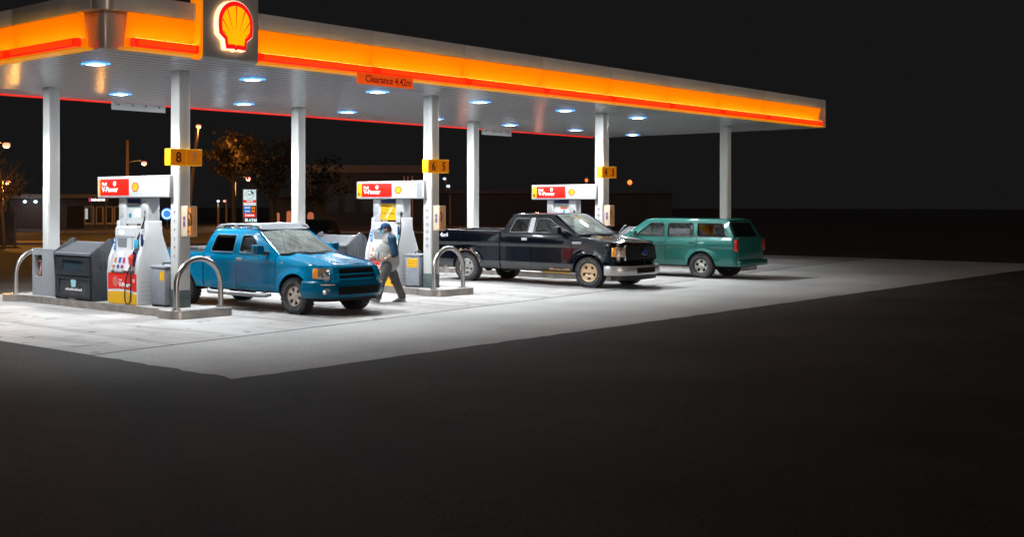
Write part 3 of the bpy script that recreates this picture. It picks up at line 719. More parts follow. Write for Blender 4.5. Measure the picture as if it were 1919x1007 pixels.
        b.box(px_(1.80)-.002, px_(1.80)+.001, -.2, .2, 1.80, 1.806).box(px_(1.90)-.002, px_(1.90)+.001, .05, .2, 1.89, 1.91)
        b.obj('poster_print', mat('poster_brown', (.35,.12,.01), .4), t, smooth=0)
        B().sheet([(.02,1.60),(.12,1.60),(-.1,1.93),(-.18,1.93)], [], lambda p, d: Vector((px_(p[1])-.0015-d*.001, p[0], p[1])), 1).obj('poster_flash', mat('poster_peach', (.85,.55,.25), .3), t)
    else:
        B().box(px_(1.82)-.003, px_(1.82)+.001, -.19, .04, 1.80, 1.86).obj('poster_print', mat('poster_rust', (.5,.12,.05), .4), t, smooth=0)
        B().box(px_(1.72)-.003, px_(1.72)+.001, -.12, -.06, 1.66, 1.78).box(px_(1.70)-.003, px_(1.70)+.001, .13, .19, 1.66, 1.72).obj('poster_badge', M_cyan, t, smooth=0)
    B().tube([(-.115,.235,1.50),(-.10,.235,1.56)], .012, 6).tube([(-.115,-.225,1.50),(-.10,-.225,1.56)], .012, 6).obj('poster_clip', M_black, t)
    # nozzle in its bay beside the keypad
    B().box(-.372,-.34,-.385,-.285,.74,1.02,.01).obj('nozzle_boot', M_navy, t)
    nz = B()
    nz.tube([(-.40,-.335,.98),(-.43,-.33,.90),(-.44,-.325,.82),(-.425,-.325,.76)], [.03,.05,.045,.03], 10)
    nz.ball((-.44,-.335,.90), (.055,.05,.06), 12)
    nz.obj('nozzle', mat('nozzle_red', (.75,.05,.03), .35), t)
    B().tube([(-.40,-.335,.95),(-.37,-.335,1.03),(-.345,-.335,1.07)], .016, 8).tube([(-.425,-.325,.76),(-.43,-.322,.70),(-.435,-.32,.66)], [.028,.022,.02], 8).obj('spout', M_chrome if style == 1 else M_slate, t)
    if style == 1:
        pts = [(-.10,-.42,2.07),(-.12,-.40,1.85),(-.16,-.385,1.62),(-.24,-.35,1.38),(-.30,-.335,1.24)]
        B().tube(pts, .018, 10).tube([(-.118,-.402,1.86),(-.13,-.398,1.80),(-.14,-.395,1.74)], [.02,.036,.02], 10).obj('hose', M_hose, t)
        B().box(-.335,-.300,-.40,-.28,1.10,1.26,.01).obj('hose_tag', M_cyan, t)
        B().prism(round_poly([(-.47,1.12),(-.405,1.16),(-.415,1.36),(-.47,1.36)], .02), 'yz', -.262, -.254).obj('decal', M_navy, t)
        lp = []
        for k in range(25):                                        # loop hanging from the nozzle to the kerb
            a = pi*k/24
            lp.append((-.455, -.235-.085*cos(a)*(1 if True else 1), .14-.14*sin(a)))
        lp = [(-.435,-.32,.66),(-.45,-.345,.5),(-.455,-.35,.3)]+[(-.455,-.25-.10*cos(a*pi/12), .17-.15*sin(a*pi/12)) for a in range(0,13)]+[(-.455,-.165,.32),(-.45,-.19,.5),(-.43,-.24,.66),(-.40,-.29,.80)]
        B().tube(lp, .013, 8).obj('hose_loop', M_hose, t)
    else:
        pts = [(-.12,-.43,2.07),(-.15,-.435,1.7),(-.22,-.46,1.3),(-.34,-.50,1.0),(-.43,-.51,.75),(-.44,-.50,.5),(-.43,-.45,.3),(-.42,-.38,.22),(-.418,-.30,.20)]
        sm = []
        for a, c in zip(pts, pts[1:]):
            for k in range(4): sm.append(tuple(a[i]+(c[i]-a[i])*k/4 for i in range(3)))
        B().tube(sm+[pts[-1]], .017, 8).tube([(-.145,-.434,1.76),(-.15,-.435,1.70),(-.155,-.436,1.64)], [.018,.036,.018], 10).obj('hose', M_hose, t)
        B().box(-.262,-.255,-.46,-.41,1.20,1.42,.002).obj('decal', M_navy, t)
        B().box(-.305,-.26,-.49,-.44,1.06,1.22,.006).obj('hose_tag', mat('tag_teal', (.05,.35,.38), .4), t)
    return t
pump(13.88, 'white fuel pump nearest the left with a silver poster and a red nozzle', None, 1)
pump(21.25, 'white fuel pump with a yellow poster behind the walking man', '6', 2)
pump(28.6, 'white fuel pump with a pale poster behind the dark pickup cab', '4', 3)
# ---------------------------------------------------------------- vehicles
def paint(name, col, metal=.25, rough=.32, var=.0, coat=1., spec=.3):
    return mat(name, col, rough, metal, coat, var=var, vscale=2., spec=spec)
M_tyre = mat('tyre_rubber', (.028,.028,.032), .62, var=.3, vscale=12)
M_under = mat('underbody_black', (.012,.011,.011), .8)
M_well = mat('wheel_well_black', (.007,.007,.007), .9, spec=.1)
M_rimA = mat('alloy_champagne', (.62,.54,.48), .36, .45)
M_rimB = mat('steel_rim_gold', (.66,.48,.28), .38, .4)
M_rimC = mat('steel_rim_silver', (.62,.61,.58), .3, .75)
M_hub = mat('hub_dark', (.10,.09,.085), .4, .6)
M_trim = mat('black_trim', (.018,.018,.02), .45)
M_seal = mat('window_seal', (.01,.01,.01), .5)
M_seat = mat('seat_fabric', (.14,.14,.145), .8, var=.3)
M_dash = mat('dashboard_grey', (.15,.16,.155), .7)
M_glass = glass('window_glass', (.60,.68,.65), .6, glare=.03)
M_gdark = glass('tinted_glass', (.06,.06,.065), .6)
M_wind = glass('windscreen_glass', (.70,.80,.75), .9, glare=.17)
def head_mat():
    m = mat('headlight_reflector', (.78,.66,.54), .15, .25, 1.)
    if 'done' in m: return m
    m['done'] = 1
    N = m.node_tree.nodes; L = m.node_tree.links; b = N['Principled BSDF']
    tc = N.new('ShaderNodeTexCoord'); v = N.new('ShaderNodeTexVoronoi'); v.inputs['Scale'].default_value = 9
    L.new(tc.outputs['Object'], v.inputs['Vector'])
    r = N.new('ShaderNodeValToRGB'); e = r.color_ramp.elements
    e[0].color = (.85,.72,.60,1); e[1].color = (.30,.20,.13,1); e[1].position = .75
    L.new(v.outputs['Distance'], r.inputs['Fac']); L.new(r.outputs[0], b.inputs['Base Color'])
    bp = N.new('ShaderNodeBump'); bp.inputs['Strength'].default_value = .8; bp.inputs['Distance'].default_value = .03
    L.new(v.outputs['Distance'], bp.inputs['Height']); L.new(bp.outputs[0], b.inputs['Normal'])
    return m
M_head = head_mat()
M_amber = mat('amber_lens', (.85,.30,.03), .15, 0, 1.)
M_redlens = mat('red_lens', (.45,.01,.01), .15, 0, 1.)

def wheel(t, x, y, side, R, w, rim, spokes, lugs, holes):
    """axle along y, outer face towards side"""
    e = bpy.data.objects.new('wheel', None); COL.objects.link(e); e.parent = t; e.location = (x, y, R); e.empty_display_size = .1
    T = Matrix.Rotation(-side*pi/2, 4, 'X')          # local z -> +-y, outward
    h = w/2; r0 = R*.60
    prof = [(r0,-h*.8),(R*.70,-h),(R*.86,-h),(R*.95,-h*.86),(R*.985,-h*.6),(R*.985,h*.6),(R*.95,h*.86),(R*.86,h*1.0),(R*.78,h*1.03),(R*.70,h*.98),(R*.63,h*.86),(r0,h*.72)]
    b = B(); b.lathe(prof, 40, T, cap=False)
    n = lugs
    for k in range(n):
        for j, z in enumerate((-.62,-.2,.2,.62)):
            a = 2*pi*(k+(.5 if j % 2 else 0))/n
            q = Matrix.Rotation(a, 4, 'Z') @ Matrix.Translation((R*.982, 0, z*h))
            bb = B(); bb.box(-.012,.016 if lugs < 33 else .007,-pi*R/n*.62,pi*R/n*.62,-h*.21,h*.21); bb.xf(T @ q)
            me = bpy.data.meshes.new('q'); bb.bm.to_mesh(me); b.bm.from_mesh(me); bpy.data.meshes.remove(me); bb.bm.free()
        for z in (.92,):
            a = 2*pi*k/n
            q = Matrix.Rotation(a, 4, 'Z') @ Matrix.Translation((R*.955, 0, z*h))
            bb = B(); bb.box(-.02,.02,-pi*R/n*.5,pi*R/n*.5,-.014,.014); bb.xf(T @ q)
            me = bpy.data.meshes.new('q'); bb.bm.to_mesh(me); b.bm.from_mesh(me); bpy.data.meshes.remove(me); bb.bm.free()
    b.obj('tyre', M_tyre, e, smooth=40)
    # raised white-ish sidewall script ring
    b = B()
    for k in range(26):
        if k % 13 in (0,1,6,7): continue
        a = 2*pi*k/26
        q = Matrix.Rotation(a, 4, 'Z') @ Matrix.Translation((R*.775, 0, h*1.035))
        bb = B(); bb.box(-.014,.014,-.022,.022,-.003,.003); bb.xf(T @ q)
        me = bpy.data.meshes.new('q'); bb.bm.to_mesh(me); b.bm.from_mesh(me); bpy.data.meshes.remove(me); bb.bm.free()
    b.obj('sidewall_script', mat('sidewall_grey', (.10,.10,.105), .6), e, smooth=0)
    # rim: dished barrel, spoke plate with openings, hub
    b = B(); b.lathe([(r0*1.02,h*.80),(r0*.98,h*.86),(r0*.90,h*.80),(r0*.86,h*.55),(r0*.84,-h*.3),(.02,-h*.35)], 36, T, cap=False)
    b.obj('rim_barrel', M_hub if holes == 'spoke' else rim, e, smooth=40)
    out = [(r0*.93*cos(2*pi*k/48), r0*.93*sin(2*pi*k/48)) for k in range(48)]
    hl = []
    for k in range(spokes):
        a = 2*pi*(k+.5)/spokes+.3; wd = pi/spokes*(.56 if holes == 'spoke' else .46)
        ri, ro = (r0*.42, r0*.80) if holes == 'spoke' else (r0*.50, r0*.78)
        q = [(ri*cos(a-wd*.62), ri*sin(a-wd*.62)),(ro*cos(a-wd), ro*sin(a-wd)),(ro*1.04*cos(a), ro*1.04*sin(a)),(ro*cos(a+wd), ro*sin(a+wd)),(ri*cos(a+wd*.62), ri*sin(a+wd*.62))]
        hl.append(round_poly(q, .02, 3))
    dish = lambda p: h*(.74-.26*(1-min(1, hypot(p[0], p[1])/(r0*.9)))**1.0)
    b = B(); b.sheet(out, hl, lambda p, d: T @ Vector((p[0], p[1], dish(p)-d*.03)), 1.); b.obj('rim', rim, e, smooth=30)
    b = B(); b.lathe([(r0*.30,h*.45),(r0*.28,h*.60),(r0*.22,h*.66),(.0001,h*.67)], 20, T, cap=False)
    for k in range(6):
        a = 2*pi*k/6
        b.lathe([(.012,h*.44),(.012,h*.60),(.006,h*.62)], 8, T @ Matrix.Translation((r0*.36*cos(a), r0*.36*sin(a), 0)))
    b.obj('hub_cap', M_hub if holes != 'spoke' else rim, e, smooth=40)
    B().lathe([(r0*.8,-h*.34),(r0*.8,-h*.25)], 24, T).obj('brake_disc', M_under, e)
    return e

def vehicle(P):
    L, hw, R, sa, ra, rock = P['L'], P['hw'], P['R'], P['sa'], P['ra'], P['rock']
    a, n, ar = P['a'], 3., .16
    xc = L/2
    t = thing(P['name'], P['label'], P['cat'], P['loc'], P['rz'], P.get('group'))
    ZT = lambda s: lerpt(P['top'], s)
    V3 = lambda s, y, z: Vector((xc-s, y, z))
    def W(s):
        w = hw
        if s < a: w *= max(0., 1-((a-s)/a)**n)**(1/n)
        if s > L-ar: w *= max(0., 1-.5*((s-(L-ar))/ar)**3)**(1/3)
        return w
    def zb(s):
        z = rock
        for c in sa:
            d = abs(s-c)
            if d < ra: z = max(z, R+sqrt(ra*ra-d*d))
        return z
    zc = P['crease']
    def Y(s, z):
        zt = ZT(s); k = (z-rock)/(zt-rock)
        y = W(s)-.045*max(0, (.22-k)/.22)**2-.055*max(0, (k-.70)/.30)**2
        u = min(1, max(0, (zc-z)/.05)); y -= .016*u*u*(3-2*u)
        for c in sa:
            r = hypot(s-c, z-R)
            if r < ra+.3: y += P['flare']*exp(-((r-ra)/.085)**2)
        return y
    def svals(s0, s1):
        v = [s0+(s1-s0)*i/max(2, int((s1-s0)/.05)) for i in range(max(2, int((s1-s0)/.05))+1)]
        for c in sa:
            for k in range(21):
                q = c-ra*cos(pi*k/20)
                if s0 < q < s1: v.append(q)
        v = sorted(v); o = [v[0]]
        for q in v[1:]:
            if q-o[-1] > 1e-3: o.append(q)
        o[-1] = s1
        return o
    MP = P['paint']; ML = P.get('paint_low')
    zlow = P.get('zlow')
    def side_panel(nm, s0, s1, m, z0=None, z1=None, part=t, sides=(-1,1)):
        for sd in sides:
            def f(u, v):
                lo = zb(u) if z0 is None else max(zb(u), z0); hi = ZT(u) if z1 is None else max(min(z1, ZT(u)), zb(u))
                z = lo+(hi-lo)*v; return V3(u, sd*Y(u, z), z)
            b = B(); b.grid(f, 0, 18, us=svals(s0, s1), curl=(0, -sd*.03, 0)); yield b.obj(nm, m, part, smooth=40)
    # side panels
    for nm, s0, s1 in P['panels']:
        list(side_panel(nm, s0, s1, MP, z0=(zlow+.004 if zlow else None)))
        if zlow: list(side_panel(nm+'_lower', s0, s1, ML, z1=zlow-.004))
    # dark shell just behind the gaps
    b = B()
    for sd in (-1, 1):
        b.grid(lambda u, v: V3(u, sd*(Y(u, zb(u)+(ZT(u)-zb(u))*v)-.035), zb(u)+.012+(ZT(u)-zb(u)-.02)*v), 0, 8, us=svals(.3, L-.08))
    b.obj('inner_shell', M_matblk, t)
    # wheel wells, underbody
    for c in sa:
        for sd in (-1, 1):
            b = B(); b.grid(lambda u, v: V3(c-ra*cos(pi*u)*min(1, (2-v)), sd*(hw+.0-.028-.36*min(1, v)), R+ra*sin(pi*u)*min(1, (2-v))), 16, 0, vs=[0,.5,1,1.33,1.66,1.98])
            b.obj('wheel_well', M_well, t)
    b = B(); b.box(xc-(L-.35), xc-.45, -hw+.40, hw-.40, rock-.06, rock+.28, .02)
    b.box(xc-(sa[1]-ra-.06), xc-(sa[0]+ra+.06), -hw+.10, hw-.10, rock-.03, rock+.2, .02)
    for c in sa: b.tube([V3(c, -hw+.2, R), V3(c, hw-.2, R)], .055, 10).ball(V3(c, 0, R), (.14,.16,.14), 12)
    b.box(xc-.95, xc-.35, -.3, .3, rock-.10, rock+.1, .03)
    b.tube([V3(1.3,.25,rock-.04), V3(L-.5,.25,rock-.02)], .045, 8).tube([V3(.5,-.42,rock-.02), V3(L-.3,-.42,rock+.02)], .06, 6).tube([V3(.5,.42,rock-.02), V3(L-.3,.42,rock+.02)], .06, 6)
    b.obj('underbody', M_under, t)
    # engine bay block stops light passing through
    sc = P['cowl']
    B().box(xc-sc, xc-.42, -hw+.42, hw-.42, rock+.1, ZT(.6)-.09).obj('engine_block', M_matblk, t, smooth=0)
    # hood and fender tops
    Wh = hw-P.get('hood_in', .10); s_f = lambda y: a-a*max(0., 1-min(1, abs(y)/hw)**n)**(1/n)
    def hz(s, y, tau):
        z = ZT(s)+P['crown']*(1-(abs(y)/Wh)**2.4)
        z += P.get('bulge', .0)*exp(-((abs(y)-Wh*.55)/.09)**2)*min(1, tau*5)
        if tau < .10: z -= P.get('lip', .07)*(1-tau/.10)**2
        return z
    sx = P.get('hood_ins', .03)
    def hood(u, v):
        y = (u*2-1)*Wh; s0 = s_f(y)+sx; s = s0+(sc-s0)*v; return V3(s, y, hz(s, y, v))
    vs = [0,.015,.03,.05,.075,.10]+[.10+.9*k/14 for k in range(1,15)]
    b = B(); b.grid(hood, 24, 0, vs=vs, curl=(0,0,-.04)); b.obj('hood', MP, t, smooth=50)
    for sd in (-1, 1):
        s0 = s_f(Wh)+.05
        def ft(u, v):
            s = s0+(sc+.05-s0)*u; y0 = Wh+.008; y1 = max(y0+.002, Y(s, ZT(s)))
            y = y0+(y1-y0)*v
            return V3(s, sd*y, ZT(s)+.012*(1-v)*(1 if u > 0 else 0)-.0*v)
        b = B(); b.grid(ft, 24, 3); b.obj('fender_top', MP, t, smooth=50)
    # front skin on the plan curve
    def PT(ph, z, off):
        sgn = 1 if ph >= 0 else -1; ph = abs(ph)
        y = (hw+off)*max(0, sin(ph))**(2/n); s = a-(a+off)*max(0, cos(ph))**(2/n)
        return V3(s, sgn*y, z)
    rake = P.get('rake', .10)
    def front(nm, p0, p1, z0, z1, off, m, prof=None, nph=16, nz=8, thick=.03, parent=t):
        zr = P['zfront']
        def f(u, v):
            z = z0+(z1-z0)*v; o = off+(prof(v) if prof else 0)-max(0, (z-P['rake0']))*rake
            return PT(radians(p0+(p1-p0)*u), z, o)
        b = B(); b.grid(f, nph, nz, curl=(-thick, 0, 0)); return b.obj(nm, m, parent, smooth=45)
    P['front'](front, t, V3, PT, ZT)
    # cab
    c = P['cab']; zbelt, zroof = c['zbelt'], c['zroof']; wb, wr = c['wb'], c['wr']
    def yc(z):
        k = (z-zbelt)/(zroof-zbelt); return wb+(wr-wb)*k+.022*sin(pi*min(1, max(0, k)))
    for sd in (-1, 1):
        out = round_poly(c['outline'], c['round']); holes = [round_poly(h, .055) for h in c['windows']]
        b = B(); b.sheet(out, holes, lambda p, d: V3(p[0], sd*(yc(p[1])-d*.05), p[1]), 1.); b.obj('cab_side', MP, t, smooth=50)
        for i, h in enumerate(holes):
            gm = c['glass'][i]
            b = B(); b.sheet(h, [], lambda p, d: V3(p[0], sd*(yc(p[1])-.022), p[1])); w = b.obj('side_window', gm, t, smooth=0)
            tm = c.get('seal', M_seal)
            b = B(); b.tube([V3(p[0], sd*(yc(p[1])+.002), p[1]) for p in h], .011, 6, closed=True); b.obj('window_seal', tm, w)
    srf, srr = c['roof_front'], c['roof_rear']; hr = c['roof_h']
    yr = yc(zroof)
    def roof(u, v):
        s = srf+(srr-srf)*v; q = u*2-1; y = q*yr
        e = min(1, v/.12, (1-v)/.10); e = max(0, e); e = sqrt(1-(1-e)**2) if e < 1 else 1
        bow = -.07*(1-q*q)*(1-v)+.03*(1-q*q)*v
        return V3(s+bow, y, zroof-.012+hr*(1-abs(q)**3.2)**(1/3.2)*(.38+.62*e))
    us = [.5-.5*cos(pi*k/24) for k in range(25)]
    b = B(); b.grid(roof, 0, 20, us=us); b.obj('roof', MP, t, smooth=60)
    if P.get('bow', True):
        A = c['outline'][0]; sA = A[0]                            # windscreen foot
        yb = yc(zbelt)-.035; zc0 = c.get('cowl_z', zbelt)
        def ws(u, v):
            q = u*2-1; y = q*(yb+(yr-.045-yb)*v)
            s = (sA-.01)+((srf+.0)-(sA-.01))*v-(.16*(1-v)+.07*v)*(1-q*q)
            z = zc0+(zroof+.015+hr*.30*(1-q*q)-zc0)*v
            return V3(s, y, z)
        b = B(); b.grid(ws, 14, 6); b.obj('windscreen', c.get('wind', M_wind), t, smooth=60)
        for sd in (-1, 1):
            b = B(); b.tube([ws(0 if sd < 0 else 1, k/6)+Vector((0, sd*.01, 0)) for k in range(7)], .018, 8); b.obj('windscreen_pillar', MP, t)
        b = B(); b.tube([ws(k/10, .02)+Vector((.012,0,.01)) for k in range(11)], .022, 6); b.tube([ws(.1,.04)+Vector((.03,0,.02)), ws(.3,.09)+Vector((.03,0,.01)), ws(.5,.05)+Vector((.03,0,.012))], .010, 6).tube([ws(.52,.04)+Vector((.03,0,.02)), ws(.7,.09)+Vector((.03,0,.01)), ws(.9,.05)+Vector((.03,0,.012))], .010, 6)
        b.obj('wiper', M_trim, t)
        # cowl panel from hood to glass
        def cw(u, v):
            q = u*2-1; p1 = ws(u, 0.0)+Vector((-.01,0,-.01)); y = q*Wh; p0 = hood(u, 1.)+Vector((-.004,0,-.012))
            return p0.lerp(p1, v)
        b = B(); b.grid(cw, 14, 2); b.obj('cowl', M_trim, t)
    # rear wall of the cab with its window
    sr1, sr0 = c['rear']                                           # at belt, at roof
    outl = round_poly([(-yc(zbelt)+.02, zbelt-.05),(yc(zbelt)-.02, zbelt-.05),(yr-.02, zroof),(-yr+.02, zroof)], .04)
    hole = round_poly([(-yc(zbelt)+.17, zbelt+.04),(yc(zbelt)-.17, zbelt+.04),(yr-.13, zroof-.06),(-yr+.13, zroof-.06)], .06)
    fr = lambda p, d: V3(sr1+(sr0-sr1)*(p[1]-zbelt)/(zroof-zbelt)-d*.04, p[0], p[1])
    b = B(); b.sheet(outl, [hole], fr, 1.); b.obj('cab_rear', MP, t, smooth=50)
    b = B(); b.sheet(hole, [], lambda p, d: fr(p, .5)); b.obj('rear_window', M_gdark, t, smooth=0)
    # interior
    b = B(); b.box(xc-c['rear'][0]+.08, xc-sc-.1, -hw+.16, hw-.16, rock+.05, rock+.12)
    b.box(xc-sc-.55, xc-sc-.02, -hw+.15, hw-.15, zbelt-.22, zbelt-.035, .04); b.obj('dashboard', M_dash, t)
    rows = c.get('rows', [.95])
    for dr in rows:
        for sd in (-1, 1):
            s = sc+dr; y = sd*hw*.42
            b = B(); b.box(xc-s-.5, xc-s, y-.25, y+.25, rock+.18, rock+.36, .06)
            b.prism(round_poly([(xc-s-.36, rock+.34),(xc-s-.50, rock+.34),(xc-s-.66, zbelt+.10),(xc-s-.54, zbelt+.12)], .04), 'xz', y-.24, y+.24, .03)
            b.box(xc-s-.68, xc-s-.58, y-.13, y+.13, zbelt+.14, zbelt+.30, .035); b.obj('seat', M_seat, t)
    yst = hw*.42
    T = Matrix.Translation(V3(sc+.62, yst, zbelt-.04)) @ Matrix.Rotation(radians(62), 4, 'Y')
    b = B(); b.tube([T @ Vector((.18*cos(2*pi*k/20), .18*sin(2*pi*k/20), 0)) for k in range(20)], .014, 6, closed=True)
    b.tube([T @ Vector((-.17,0,0)), T @ Vector((.17,0,0))], .014, 6).tube([T @ Vector((0,0,0)), T @ Vector((0,-.0,-.25))], .03, 8); b.obj('steering_wheel', M_trim, t)
    B().box(xc-srf-.22, xc-srf-.13, -.12, .12, zroof-.10, zroof-.04, .02).obj('mirror_inside', M_trim, t)
    # mirrors and handles
    mz = P['mirror']
    for sd in (-1, 1):
        b = B(); y0 = sd*(hw-.02)
        b.box(xc-mz[0]-.10, xc-mz[0]+.06, min(y0+sd*.07, y0+sd*.29), max(y0+sd*.07, y0+sd*.29), mz[1]-.085, mz[1]+.105, .035, 3)
        mo = b.obj('mirror', P['mirror_mat'], t)
        B().tube([(xc-mz[0]+.04, y0-sd*.05, mz[1]-.06), (xc-mz[0]-.01, y0+sd*.10, mz[1]-.05)], [.045,.035], 8).obj('mirror_arm', M_trim, mo)
        B().box(xc-mz[0]-.106, xc-mz[0]-.1015, min(y0+sd*.10, y0+sd*.27), max(y0+sd*.10, y0+sd*.27), mz[1]-.06, mz[1]+.085, .002).obj('mirror_glass', M_chrome, mo)
        for s, z in P['handles']:
            y = Y(s, z)
            b = B(); b.box(xc-s-.085, xc-s+.085, sd*y-.006, sd*y+.006, z-.035, z+.035, .004); pl = b.obj('door_handle', P['handle_mat'], t)
            b = B(); b.tube([(xc-s-.075, sd*(y+.004), z+.006),(xc-s-.05, sd*(y+.03), z+.008),(xc-s+.05, sd*(y+.03), z+.008),(xc-s+.075, sd*(y+.004), z+.006)], .013, 6); b.obj('handle_grip', P['handle_mat'], pl)
    # bed
    if P.get('bed'):
        s0, zf = P['bed'], rock+.32
        for sd in (-1, 1):
            b = B()
            yo = lambda s: Y(s, ZT(s))+.004
            b.grid(lambda u, v: V3(s0+(L-.03-s0)*u, sd*(yo(s0+(L-.03-s0)*u)-.0-.10*v), ZT(s0+(L-.03-s0)*u)+.014*sin(pi*v)), 30, 4)
            b.grid(lambda u, v: V3(s0+(L-.03-s0)*u, sd*(hw-.135), ZT(s0+(L-.03-s0)*u)+.004-(ZT(L-.2)-zf)*v), 20, 3)
            b.obj('bed_rail', P['rail_mat'], t, smooth=50)
        b = B(); b.box(xc-L+.06, xc-s0-.02, -hw+.13, hw-.13, zf-.03, zf)
        b.box(xc-s0-.05, xc-s0, -hw+.12, hw-.12, zf, ZT(s0)); b.obj('bed_floor', P.get('bed_mat', M_trim), t)
        b = B(); b.box(xc-L+.005, xc-L+.065, -hw+.14, hw-.14, rock+.16, ZT(L-.1)+.01, .015); b.obj('tailgate', MP, t)
    else:
        b = B(); b.box(xc-L+.01, xc-L+.06, -hw+.10, hw-.10, rock+.05, ZT(L-.1), .015); b.obj('tailgate', MP, t)
    for sd in (-1, 1):
        b = B(); b.box(xc-L-.005, xc-L+.08, min(sd*(hw-.135), sd*(hw-.02)), max(sd*(hw-.135), sd*(hw-.02)), rock+.42, ZT(L-.1)-.05, .012); b.obj('tail_light', M_redlens, t)
    b = B(); b.box(xc-L-.10, xc-L+.03, -hw+.05, hw-.05, rock-.0, rock+.17, .03); b.obj('rear_bumper', P['bumper_mat'], t)
    for i, s in enumerate(sa):
        for sd in (-1, 1):
            wheel(t, xc-s, sd*(hw-P['tw']/2+P.get('tout', .005)), sd, R, P['tw'], P['rims'][i], P['spokes'], P['lugs'], P['holes'])
    return t, V3, Y, ZT, PT, hood, yc

# ---- blue crew-cab pickup
M_bluep = paint('paint_blue', (.0,.18,.355), .0, .22, coat=.55, spec=.1)
M_bluelow = paint('paint_blue_bumper', (.0,.11,.215), .0, .3, coat=.55, spec=.1)
def blue_front(front, t, V3, PT, ZT):
    front('front_panel', -66, 66, .60, .895, .0, M_bluep, nph=24)
    front('grille', -26, 26, .70, .88, .016, M_matblk, nph=16)
    for s in (-1, 1):
        front('grille_bar', s*23, s*33, .63, .915, .075, M_bluep, prof=lambda v: .02*sin(pi*v), nph=4, thick=.08)
        h = front('headlight', s*34, s*60, .695, .895, .016, M_head, prof=lambda v: .02*sin(pi*v), nph=8)
        front('turn_signal', s*60.3, s*69, .70, .890, .014, M_amber, prof=lambda v: .018*sin(pi*v), nph=4)
        for ph, z in ((42, .80), (52, .77)):
            p = PT(radians(s*ph), z, .03); T = Matrix.Translation(p) @ Matrix.Rotation(radians(90), 4, 'Y')
            B().lathe([(.05,.0),(.045,.012),(.02,-.005)], 14, T).obj('headlight_bulb', M_chrome, t)
    for z in (.775,):
        front('grille_bar', -22, 22, z-.014, z+.014, .055, M_bluep, nph=10, nz=2)
    front('grille_bar', -24, 24, .655, .70, .038, M_bluep, nph=10, nz=3)
    front('bumper_top', -84, 84, .595, .655, .045, M_bluelow, prof=lambda v: .03*(1-v)**.5, nph=40, nz=4, thick=.06)
    front('bumper', -84, 84, .335, .592, .055, M_bluelow, prof=lambda v: .035*sin(pi*(.12+.78*v))-.05*max(0, .25-v), nph=40, nz=10, thick=.06)
    front('air_intake', -25, 25, .40, .55, .102, M_matblk, nph=16, nz=4, thick=.0)
    front('valance', -70, 70, .27, .345, .0, M_under, nph=24, nz=2)
    for s in (-1, 1):
        p = PT(radians(s*47), .455, .088); T = Matrix.Translation(p) @ Matrix.Rotation(radians(s*28), 4, 'Z') @ Matrix.Rotation(pi/2, 4, 'Y')
        B().lathe([(.052,-.02),(.052,.012),(.044,.016)], 20, T).obj('fog_lamp_ring', M_bluelow, t)
        B().lathe([(.043,.0),(.043,.018),(.001,.026)], 20, T).obj('fog_lamp', mat('fog_glass', (.80,.76,.68), .1, .6, 1.), t)
        front('bumper_trim', s*30, s*52, .583, .600, .092, mat('trim_pale', (.75,.55,.42), .3, .5), nph=6, nz=2)
    p = PT(0, .93, .012)
    b = B(); T = Matrix.Translation(p+Vector((-.012,0,.018)))
    b.tube([T @ Vector((0, .05*cos(2*pi*k/16), .03*sin(2*pi*k/16))) for k in range(16)], .008, 6, closed=True).tube([T @ Vector((0,-.06,0)), T @ Vector((0,.06,0))], .008, 6); b.obj('hood_badge', M_chrome, t)

BL = dict(name='pickup_truck', label='bright blue crew cab pickup with a silver roof rack beside the nearest pump', cat='pickup', loc=(16.33, 18.025, 0), rz=radians(-90),
    L=5.35, hw=.885, R=.345, tw=.26, tout=.02, sa=(.80, 4.15), ra=.43, rock=.40, a=.62, crease=.93, flare=.045,
    top=[(0,.905),(.25,.945),(1.0,1.06),(1.33,1.10),(1.6,1.115),(3.55,1.115),(3.60,1.115),(5.5,1.13)],
    paint=M_bluep, panels=[('fender',.215,1.332),('front_door',1.35,2.472),('rear_door',2.49,3.50),('bed_side',3.53,5.29)],
    cowl=1.28, crown=.045, bulge=.03, lip=.06, zfront=.9, rake0=.62, rake=.14, front=blue_front, hood_in=.085,
    cab=dict(zbelt=1.105, zroof=1.545, wb=.835, wr=.70, outline=[(1.28,1.09),(2.02,1.545),(3.33,1.545),(3.56,1.09)], round=[.0,.10,.12,.0],
        windows=[[(1.66,1.13),(2.13,1.475),(2.40,1.475),(2.43,1.13)],[(2.60,1.13),(2.58,1.475),(3.20,1.475),(3.31,1.13)]], glass=[M_glass, M_gdark],
        roof_front=2.0, roof_rear=3.36, roof_h=.085, rear=(3.55,3.34), rows=[.75,1.65], seal=mat('seal_blue_grey', (.10,.20,.26), .4), wind=M_wind),
    mirror=(1.62,1.20), mirror_mat=M_bluelow, handles=[(2.38,1.0),(3.36,1.0)], handle_mat=mat('handle_silver', (.5,.55,.58), .3, .6),
    bed=3.56, rail_mat=M_trim, bumper_mat=M_chrome, rims=(M_rimA, M_rimA), spokes=6, lugs=30, holes='spoke')
bt, V3b, Yb, ZTb, PTb, hoodb, ycb = vehicle(BL)
